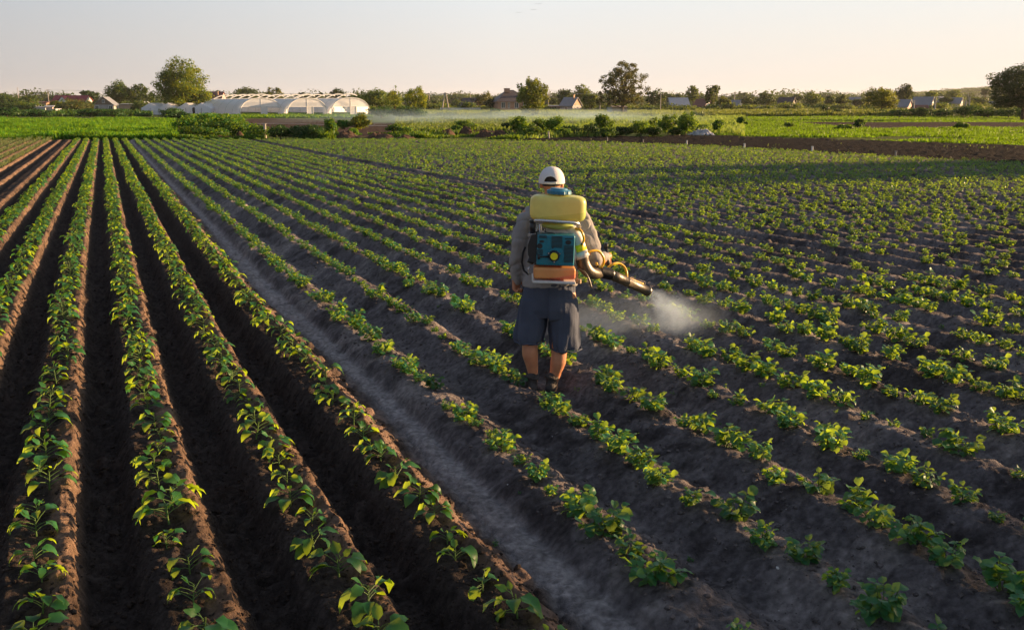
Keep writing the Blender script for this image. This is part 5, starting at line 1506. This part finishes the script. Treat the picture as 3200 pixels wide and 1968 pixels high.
for j in range(6):
    for k in range(nb_): Ff.append((j * (nb_ + 1) + k, j * (nb_ + 1) + k + 1, (j + 1) * (nb_ + 1) + k + 1, (j + 1) * (nb_ + 1) + k))
b.add(Vv, Ff); q = b.build("visor", CAPM, cap, True); q.data.transform(Matrix.Translation(-base)); q.modifiers.new("t", 'SOLIDIFY').thickness = .004
b = MB(); ball(b, (cc.x, cc.y, cc.z + .116), (.008, .008, .005), 8); q = b.build("button", CAPM, cap, True); q.data.transform(Matrix.Translation(-base))
b = MB(); pts = []
for k in range(13):
    a = 1.5 * math.pi - .16 + (-.52 + 1.04 * k / 12)
    pts.append((cc.x + .1035 * math.cos(a), cc.y + .1205 * math.sin(a), cc.z + .000))
b.tube(pts, .0065, 6, flat=.4); q = b.build("strap", CAPM, cap, True); q.data.transform(Matrix.Translation(-base))

# ------------------------------------------------------------------ the motor sprayer on his back
TEAL = mat("teal_engine_cover", (.008, .17, .235), .35, .5, nscale=12, namt=.12, coat=.2)
BLK = mat("black_plastic", (.016, .016, .018), .42, .5)
BROWNBLK = mat("dusty_black_pipe", (.085, .064, .040), .42, .6, nscale=9, namt=.5, bump=.12, bscale=60)
WHT = mat("off_white_plastic", (.55, .55, .54), .45, .5, nscale=14, namt=.12)
STEEL = mat("bright_frame_tube", (.55, .56, .58), .25, .6, metal=.85)
YEL = mat("yellow_label", (.75, .68, .02), .5)
HOSE = mat("yellow_hose", (.78, .42, .02), .3, .6)
BLUE = mat("blue_screw_lid", (.03, .17, .27), .35, .5, nscale=20, namt=.15)
def plastic(name, col, tcol, tw=.45, streak=0.0, level=None, col2=None):
    m, n, out = new_mat(name)
    p = n.nodes.new("ShaderNodeBsdfPrincipled"); p.inputs['Roughness'].default_value = .38; p.inputs['Base Color'].default_value = (*col, 1)
    t_ = n.nodes.new("ShaderNodeBsdfTranslucent"); t_.inputs[0].default_value = (*tcol, 1)
    tc = n.nodes.new("ShaderNodeTexCoord"); ns = n.nodes.new("ShaderNodeTexNoise"); ns.inputs['Scale'].default_value = 7; ns.inputs['Detail'].default_value = 5
    n.links.new(tc.outputs['Object'], ns.inputs['Vector'])
    r = n.nodes.new("ShaderNodeValToRGB"); r.color_ramp.elements[0].position = .3; r.color_ramp.elements[1].position = .65
    r.color_ramp.elements[0].color = (*[c * .78 for c in col], 1); r.color_ramp.elements[1].color = (*col, 1)
    n.links.new(ns.outputs['Fac'], r.inputs[0])
    src = r.outputs[0]
    if level is not None:        # liquid seen through the wall: darker below a sloshing line
        sx_ = n.nodes.new("ShaderNodeSeparateXYZ"); n.links.new(tc.outputs['Object'], sx_.inputs[0])
        ma = n.nodes.new("ShaderNodeMath"); ma.operation = 'MULTIPLY_ADD'; n.links.new(sx_.outputs['X'], ma.inputs[0]); ma.inputs[1].default_value = level[1]; n.links.new(sx_.outputs['Z'], ma.inputs[2])
        mr_ = n.nodes.new("ShaderNodeMapRange"); mr_.inputs[1].default_value = level[0] - .003; mr_.inputs[2].default_value = level[0] + .003
        n.links.new(ma.outputs[0], mr_.inputs[0])
        mx_ = n.nodes.new("ShaderNodeMixRGB"); n.links.new(mr_.outputs[0], mx_.inputs[0]); mx_.inputs[1].default_value = (*col2, 1); n.links.new(src, mx_.inputs[2]); src = mx_.outputs[0]
    n.links.new(src, p.inputs['Base Color'])
    x_ = n.nodes.new("ShaderNodeMixShader"); x_.inputs[0].default_value = tw
    n.links.new(p.outputs[0], x_.inputs[1]); n.links.new(t_.outputs[0], x_.inputs[2]); n.links.new(x_.outputs[0], out.inputs[0])
    return m
sroot_p = P(1735, 884, -.28)
spr = empty("backpack_sprayer", sroot_p)
tag(spr, "motor sprayer with yellow tank, teal engine and black blower pipe on the man's back", "sprayer")
def part(name, mb, m_, parent=None, smooth=False, bevel=0, seg=3):
    o = mb.build(name, m_, parent or spr, smooth, bevel, seg)
    o.data.transform(Matrix.Translation(-sroot_p))
    return o
def rbox(c, s, rot=None):
    mb = MB(); mb.box(c, s, rot); return mb
rt = Matrix.Rotation(R(2.2), 3, 'Y')
tc_ = P(1743.5, 650, -.31)
tk = MB(); n_ = 48; rings = []
def sup(a, e): return math.copysign(abs(a) ** e, a)
for i in range(25):
    t_ = -math.pi / 2 + math.pi * i / 24
    zz = .098 * sup(math.sin(t_), .42); rr = abs(math.cos(t_)) ** .30
    rings.append([rt @ Vector((.213 * rr * sup(math.cos(a), .42), .105 * rr * sup(math.sin(a), .6), zz)) + tc_ for a in [2 * math.pi * k / n_ for k in range(n_)]])
V = [v for rg in rings for v in rg]; Fc_ = [(i * n_ + k, i * n_ + (k + 1) % n_, (i + 1) * n_ + (k + 1) % n_, (i + 1) * n_ + k) for i in range(24) for k in range(n_)]
tk.add(V, Fc_)
dz = (tc_ - sroot_p)
tank = part("liquid_tank", tk, plastic("yellow_tank_plastic", (.68, .76, .24), (.98, .66, .03), .24, level=(dz.z - .048, -.10), col2=(.42, .55, .15)), None, True)
nk = MB(); nk.tube([P(1747, 609, -.31), P(1747, 602, -.31)], .070, 28); part("tank_neck", nk, tank.data.materials[0], tank, False)
lid = MB(); lc = P(1747, 598, -.31); nl_ = 64; Vl = []
for (zz, rr) in ((-.020, .086), (-.016, .089), (.004, .089), (.010, .084), (.013, .068), (.022, .064), (.025, .055)):
    for k in range(nl_):
        a = 2 * math.pi * k / nl_; g = 1 + (.045 if (k % 8) in (0, 1, 2, 3, 4) else 0) * (1 if rr > .08 else 0)
        Vl.append(lc + Vector((rr * g * math.cos(a) - zz * .06, rr * g * math.sin(a), zz - .05 * rr * math.cos(a))))
lid.add(Vl, [(i * nl_ + k, i * nl_ + (k + 1) % nl_, (i + 1) * nl_ + (k + 1) % nl_, (i + 1) * nl_ + k) for i in range(6) for k in range(nl_)] + [tuple(range(6 * nl_, 7 * nl_)), tuple(range(nl_))[::-1]])
part("tank_lid", lid, BLUE, tank, False, .0)
sp_ = MB(); ball(sp_, P(1742, 705, -.30), (.125, .085, .030), 14, rt); part("tank_sump", sp_, tank.data.materials[0], tank, True)
fr = MB()
fr.tube([P(1668, 720, -.20), P(1668, 700, -.30), P(1674, 689, -.41), P(1690, 689, -.435), P(1790, 696, -.435), P(1806, 698, -.41), P(1812, 710, -.30), P(1812, 725, -.2)], .0125, 10)
fr.tube([P(1688, 700, -.18), P(1700, 880, -.18)], .011, 8); fr.tube([P(1790, 700, -.18), P(1786, 880, -.18)], .011, 8)
part("carrying_frame", fr, STEEL, None, True)
m_ = MB(); m_.tube([P(1664, 690, -.36), P(1664, 728, -.36)], .022, 14); m_.tube([P(1664, 688, -.36), P(1664, 694, -.36)], .026, 14); part("pump_hose", m_, BLK, None, True)
m_ = MB(); m_.tube([P(1676, 697, -.33), P(1674, 722, -.33)], .012, 10); m_.box(P(1662, 733, -.36), (.06, .05, .02)); part("bracket", m_, STEEL)
# fan housing
m_ = MB(); fh = P(1737, 778, -.22); n_ = 48; Vf = []
for (yy, rr) in ((.07, .150), (.05, .172), (-.03, .178), (-.06, .165), (-.07, .12)):
    for k in range(n_): a = 2 * math.pi * k / n_; Vf.append(fh + Vector((rr * math.cos(a), yy, rr * math.sin(a))))
m_.add(Vf, [(i * n_ + k, i * n_ + (k + 1) % n_, (i + 1) * n_ + (k + 1) % n_, (i + 1) * n_ + k) for i in range(4) for k in range(n_)] + [tuple(range(n_))[::-1], tuple(range(4 * n_, 5 * n_))])
fan = part("fan_housing", m_, WHT, None, True)
m_ = MB(); m_.tube([P(1760, 712, -.22), P(1786, 722, -.24), P(1804, 745, -.25), P(1812, 770, -.25), P(1816, 790, -.25)], [.045, .050, .048, .046, .045], 18); part("outlet_elbow", m_, WHT, fan, True)
m_ = MB(); m_.tube([P(1808, 763, -.25), P(1815, 783, -.25)], .0485, 20); part("yellow_band", m_, YEL, fan, True)
m_ = MB(); m_.tube([P(1814, 786, -.25), P(1821, 804, -.25)], [.055, .057], 20); part("pipe_clamp", m_, WHT, fan, True)
m_ = MB(); m_.tube([P(1696, 714, -.31), P(1700, 722, -.34), P(1708, 726, -.37), P(1735, 730, -.40)], .004, 6); m_.tube([P(1704, 712, -.31), P(1705, 727, -.37)], .0035, 6); part("cable", m_, BLK, None, True)
# teal engine cover with vents
ec = P(1735, 778, -.36); rc = Matrix.Rotation(R(2.0), 3, 'Y')
cov = part("engine_cover", rbox(ec, (.285, .17, .232), rc), TEAL, None, False, .012, 3)
yf = ec.y - .085
def on_cover(px_, py_, proud=.0015):
    q = P(px_, py_, yf - Y0); q.y = yf - proud; return q
s_px = 1 / 4.447
def cv_(x, y): return 1600 + x * s_px, 580 + y * s_px
def slots(x0, x1, y0, y1, n_, name="vent", m=BLK):
    mb = MB()
    for i in range(n_):
        y = y0 + (y1 - y0) * (i + .5) / n_; h_ = (y1 - y0) / n_ * .52
        a = on_cover(*cv_(x0, y + h_ / 2)); b_ = on_cover(*cv_(x1, y - h_ / 2))
        mb.box((a + b_) / 2, (abs(b_.x - a.x), .005, abs(b_.z - a.z)), rc)
    return part(name, mb, m, cov)
slots(550, 700, 700, 865, 9); slots(378, 485, 690, 730, 3); slots(720, 852, 832, 1072, 13); slots(735, 845, 728, 752, 1); slots(345, 432, 885, 965, 5); slots(556, 630, 848, 878, 1); slots(640, 690, 850, 862, 1)
for (x, y, rx, ry) in ((783, 790, 42, 32), (385, 840, 40, 38), (414, 775, 34, 17)):
    mb = MB(); a = on_cover(*cv_(x, y)); k_ = 1 / (4.447 * 424)
    mb.add([a + Vector((rx * k_ * math.cos(t_), d_, ry * k_ * math.sin(t_))) for d_ in (.003, -.003) for t_ in [2 * math.pi * j / 24 for j in range(24)]],
           [(j, (j + 1) % 24, 24 + (j + 1) % 24, 24 + j) for j in range(24)] + [tuple(range(24)), tuple(range(24, 48))[::-1]]); part("opening", mb, BLK, cov)
mb = MB(); a = on_cover(*cv_(508, 790)); mb.box(a, (.024, .004, .085), rc); part("raised_panel", mb, TEAL, cov, False, .001)
mb = MB(); a = on_cover(*cv_(610, 975)); mb.tube([a + Vector((0, .006, 0)), a + Vector((0, -.004, 0))], .062, 32); part("starter_ring", mb, TEAL, cov, False, .002)
mb = MB(); a = on_cover(*cv_(583, 975)); mb.tube([a, a + Vector((0, -.028, 0))], [.044, .036], 32)
for t_ in (.35, 2.7, 4.75): mb.tube([a + Vector((.045 * math.cos(t_), -.002, .045 * math.sin(t_))), a + Vector((.045 * math.cos(t_), -.012, .045 * math.sin(t_)))], .009, 10)
stt = part("starter_housing", mb, BLK, cov, False, .002)
mb = MB(); mb.tube([a + Vector((0, -.0285, 0)), a + Vector((0, -.0305, 0))], .0275, 32); part("round_label", mb, YEL, stt)
for t_ in (.35, 2.7, 4.75): 
    mb = MB(); ball(mb, a + Vector((.045 * math.cos(t_), -.013, .045 * math.sin(t_))), (.0055, .003, .0055), 6); part("screw", mb, STEEL, stt, True)
mb = MB(); a1 = on_cover(*cv_(372, 985)); a2 = on_cover(*cv_(505, 985)); mb.tube([a1 + Vector((0, -.010, .018)), a1 + Vector((0, -.012, -.018))], .010, 10); mb.tube([a1 + Vector((0, -.010, 0)), a2 + Vector((0, -.008, 0))], .006, 8); part("starter_handle", mb, BLK, cov, True)
mb = MB()
Q = [cv_(*q_) for q_ in ((345, 675), (275, 690), (225, 830), (228, 960), (270, 1060), (330, 1062), (345, 700))]
Fr = [P(x_, y_, -.43) for x_, y_ in Q]; Bk = [P(x_, y_, -.27) for x_, y_ in Q]; nq = len(Q)
mb.add(Fr + Bk, [tuple(range(nq)), tuple(range(nq, 2 * nq))[::-1]] + [(i, (i + 1) % nq, nq + (i + 1) % nq, nq + i) for i in range(nq)]); part("muffler_guard", mb, BLK, None, False, .003)
mb = MB(); mb.tube([P(1650, 812, -.38), P(1668, 820, -.38)], .020, 12); part("fuel_cap", mb, BLK, None, True)
# fuel tank and base
ft = part("fuel_tank", rbox(P(1732, 850, -.37), (.318, .15, .088), Matrix.Rotation(R(1.6), 3, 'Y')), plastic("orange_fuel_tank", (.80, .40, .14), (.95, .38, .05), .25, level=(P(1732, 862, -.37).z - sroot_p.z, -.16), col2=(.72, .24, .13)), None, False, .018, 4)
bs = part("base_plate", rbox(P(1730, 877, -.37), (.325, .17, .020), Matrix.Rotation(R(1.8), 3, 'Y')), WHT, None, False, .006)
mb = MB(); mb.box(P(1664, 866, -.42), (.012, .05, .055)); part("side_plate", mb, WHT, bs, False, .003)
mb = MB(); mb.tube([P(1660, 835, -.38), P(1651, 836, -.38), P(1651, 855, -.38), P(1660, 856, -.38)], .0035, 6); part("wire_loop", mb, STEEL, bs, True)
mb = MB(); mb.tube([P(1808, 872, -.28), P(1808, 886, -.28)], .022, 12); mb.box(P(1800, 862, -.26), (.03, .06, .08)); part("hinge_clamp", mb, mat("tan_metal", (.32, .22, .13), .5, nscale=20, namt=.3), bs, False, .004)
mb = MB(); mb.box(P(1722, 800, -.165), (.26, .035, .40)); part("back_pad", mb, BLK, None, False, .012)
# shoulder straps over both shoulders and a loose loop at the left
for x_ in (1690, 1778):
    mb = MB(); pts = [P(x_, 690, -.19), P(x_, 655, -.16), P(x_ - 1, 638, -.07), P(x_ - 1, 636, .03), P(x_ - 2, 655, .13), P(x_ - 4, 740, .18), P(x_ - 8, 830, .15), P(x_ - 15 if x_ < 1700 else x_ + 12, 855, 0), P(x_ - 6, 858, -.17)]
    mb.tube(pts, .022, 8, flat=.25); part("shoulder_strap", mb, BLK, None, True)
mb = MB(); mb.tube([P(1642, 772, -.16), P(1634, 790, -.17), P(1631, 820, -.18), P(1637, 845, -.18), P(1652, 858, -.2)], .009, 8, flat=.4); part("loose_strap", mb, BLK, None, True)
# blower pipe
mb = MB(); limb(mb, [P(1819, 800, -.25), P(1822, 822, -.24), P(1836, 845, -.22), P(1858, 855, -.18), P(1878, 852, -.14)], [.050, .052, .050, .046, .043]); el = part("blower_elbow", mb, BROWNBLK, None, True)
mb = MB(); A0, A1 = P(1872, 849, -.15), P(1908, 857, -.10); pts = []; rr = []
for i in range(57):
    f = i / 56; pts.append(A0.lerp(A1, f)); rr.append(.043 + .004 * (1 if (i // 2) % 3 else -1) * 1.0)
mb.tube(pts, rr, 24); part("bellows", mb, BLK, el, False)
T0, T1 = P(1905, 856, -.10), P(2026, 910.5, .20)
mb = MB(); pts = [T0.lerp(T1, f) for f in (0, .2, .42, .425, .44, .445, .7, .955, .96, .985, .99, 1.0)]
rr = [.041, .040, .0385, .041, .041, .0385, .038, .038, .042, .042, .040, .040]
mb.tube(pts, rr, 28); pipe = part("blower_pipe", mb, BROWNBLK, None, True)
mb = MB(); mb.tube([T0.lerp(T1, .96), T0.lerp(T1, .985)], .0435, 28); part("nozzle_ring", mb, BLK, pipe)
mb = MB(); mb.tube([T0.lerp(T1, -.02), T0.lerp(T1, .03)], [.045, .043], 24); part("pipe_collar", mb, BLK, pipe)
mb = MB(); mb.tube([grip_top, grip_bot], .014, 12); mb.box(grip_top + Vector((0, 0, .01)), (.030, .035, .045)); mb.tube([grip_bot, P(1904, 852, -.02)], .012, 8); part("control_grip", mb, BLK, pipe, True)
def hose(pts, r_=.0095): 
    mb = MB(); limb(mb, [P(*q_) for q_ in pts], [r_] * len(pts)); return mb
part("hose", hose([(1800, 714, -.30), (1814, 720, -.31), (1822, 735, -.31), (1824, 750, -.30), (1819, 764, -.30)]), HOSE, None, True)
part("hose", hose([(1832, 789, -.27), (1850, 784, -.25), (1868, 784, -.22), (1882, 797, -.20), (1887, 816, -.19), (1880, 833, -.19), (1868, 832, -.19), (1864, 823, -.18)]), HOSE, None, True)
part("hose", hose([(1901, 835, -.02), (1915, 825, -.02), (1934, 823, .02), (1950, 833, .04), (1958, 850, .03), (1959, 868, .02)]), HOSE, None, True)
part("thin_hose", hose([(1961, 867, .03), (1985, 877, .09), (2010, 887, .14)], .0065), HOSE, None, True)
mb = MB(); mb.tube([P(2014, 882, .15), P(2014, 900, .17)], .006, 8); part("nozzle_clip", mb, BLK, pipe, True)
for q_ in ((1819, 762, -.31), (1831, 789, -.285), (1868, 832, -.20)):
    mb = MB(); ball(mb, P(*q_), .009, 8); part("fitting", mb, BLK, None, True)
mb = MB(); limb(mb, [P(1806, 838, -.27), P(1826, 850, -.29), (P(1839, 870, -.30)), P(1848, 898, -.30)], [.007, .008, .008, .007]); part("hanging_strap", mb, BROWNBLK, None, True)

# ------------------------------------------------------------------ spray and drifting mist
def vol_box(name, label, cat, c, s, dens, col, scale, rot=None, shape='cone', tip=None, emit=0):
    mb = MB(); mb.box((0, 0, 0), s)
    m, n, out = new_mat(name)
    pv = n.nodes.new("ShaderNodeVolumePrincipled"); pv.inputs['Color'].default_value = (*col, 1); pv.inputs['Anisotropy'].default_value = .3
    tc = n.nodes.new("ShaderNodeTexCoord"); sx = n.nodes.new("ShaderNodeSeparateXYZ"); n.links.new(tc.outputs['Generated'], sx.inputs[0])
    mp = n.nodes.new("ShaderNodeMapping"); mp.inputs['Scale'].default_value = scale
    n.links.new(tc.outputs['Object'], mp.inputs[0])
    ns = n.nodes.new("ShaderNodeTexNoise"); ns.inputs['Scale'].default_value = 1; ns.inputs['Detail'].default_value = 4
    n.links.new(mp.outputs[0], ns.inputs['Vector'])
    def mth(op, a, b_=None, c_=None):
        k = n.nodes.new("ShaderNodeMath"); k.operation = op
        for i, v in enumerate((a, b_, c_)):
            if v is None: continue
            if isinstance(v, (int, float)): k.inputs[i].default_value = v
            else: n.links.new(v, k.inputs[i])
        return k.outputs[0]
    gx, gy, gz_ = sx.outputs[0], sx.outputs[1], sx.outputs[2]
    nz = mth('SUBTRACT', ns.outputs['Fac'], .5)
    if shape == 'cone':
        # along x: opens from 0 to 1
        yy = mth('SUBTRACT', mth('MULTIPLY_ADD', nz, .25, gy), .5); zz = mth('SUBTRACT', mth('MULTIPLY_ADD', nz, .35, gz_), .5)
        r2 = mth('SQRT', mth('ADD', mth('MULTIPLY', yy, yy), mth('MULTIPLY', zz, zz)))
        wd = mth('MULTIPLY_ADD', gx, .44, .035)
        f = mth('MAXIMUM', mth('SUBTRACT', 1.0, mth('DIVIDE', r2, wd)), 0)
        f = mth('MULTIPLY', f, f)
        f = mth('DIVIDE', f, mth('MULTIPLY_ADD', gx, 3.4, .14))
        f = mth('MULTIPLY', f, mth('MINIMUM', mth('MAXIMUM', mth('MULTIPLY', mth('SUBTRACT', 1.0, gx), 2.6), 0), 1))
        f = mth('MULTIPLY', f, mth('MAXIMUM', mth('MULTIPLY_ADD', nz, 3.5, 1.0), .1))
    else:
        def edge(g, k_): return mth('MINIMUM', mth('MULTIPLY', mth('MINIMUM', g, mth('SUBTRACT', 1.0, g)), k_), 1)
        f = mth('MULTIPLY', edge(gx, 4), edge(gy, 3.5)); f = mth('MULTIPLY', f, mth('MULTIPLY', mth('SUBTRACT', 1.0, gz_), mth('MINIMUM', mth('MULTIPLY', gz_, 6), 1)))
        f = mth('MULTIPLY', f, mth('MAXIMUM', mth('MULTIPLY_ADD', nz, 5.0, .8), 0))
    n.links.new(mth('MULTIPLY', f, dens), pv.inputs['Density'])
    n.links.new(pv.outputs[0], out.inputs['Volume'])
    o = mb.build(name, m); o.location = c
    if rot is not None: o.rotation_euler = rot.to_euler()
    return tag(o, label, cat, kind="stuff")
N0 = T1; N1 = P(2150, 1015, .45); ax = (N1 - N0); ln = ax.length; ax.normalize()
q = ax.to_track_quat('X', 'Z').to_matrix()
vol_box("spray_mist", "white spray mist blowing from the nozzle down over the potato plants", "mist", (N0 + N1) / 2, (ln, .62, .62), 17.0, (.62, .78, 1.0), (7, 9, 9), q)
c = G(1985, 1000, .1)
vol_box("settling_mist", "thin mist hanging low over the row below the nozzle", "mist", (c.x, c.y + .1, .12), (2.0, 1.3, .42), .55, (.62, .78, 1.0), (2.2, 2.2, 5), None, 'slab')
a_, b2 = XY(1560, 150), None
vol_box("drifting_mist", "bluish white irrigation mist drifting low across the far field", "mist", (XY(1560, 165)[0], 150, .75), (58, 90, 1.8), .018, (.58, .82, .98), (.10, .10, .7), None, 'slab')
# birds
for lab, x, y, wsp in (("upper tiny dark bird in the sky at the top centre", 1682, 14, .9), ("lower tiny dark bird in the top centre sky", 1668, 32, .7), ("leftmost tiny dark bird in the top centre sky", 1621, 41, .7)):
    c = W(x, y, 240); o = MB(); o.tube([(0, -.16, 0), (0, 0, .02), (0, .22, 0)], [.02, .07, .03], 6)
    for s_ in (-1, 1): o.add([(0, .08, .03), (s_ * wsp * .5, .02, .16), (s_ * wsp, -.12, .05), (s_ * wsp * .45, -.08, .10), (0, -.06, .02)], [(0, 1, 2, 3, 4)])
    q_ = o.build("bird", HAIR); q_.location = c; tag(q_, lab, "bird", "birds in the sky")

# evening air: far things fade a little
hb = MB(); hb.box((0, 2400, 25), (9000, 7000, 60.0))
hm, hn, ho = new_mat("haze_air")
hv = hn.nodes.new("ShaderNodeVolumePrincipled"); hv.inputs['Color'].default_value = (.92, .93, .95, 1); hv.inputs['Density'].default_value = 0.00007; hv.inputs['Anisotropy'].default_value = .2
hn.links.new(hv.outputs[0], ho.inputs['Volume'])
tag(hb.build("haze", hm), "faint evening haze lying over the fields and village", "haze", kind="stuff")
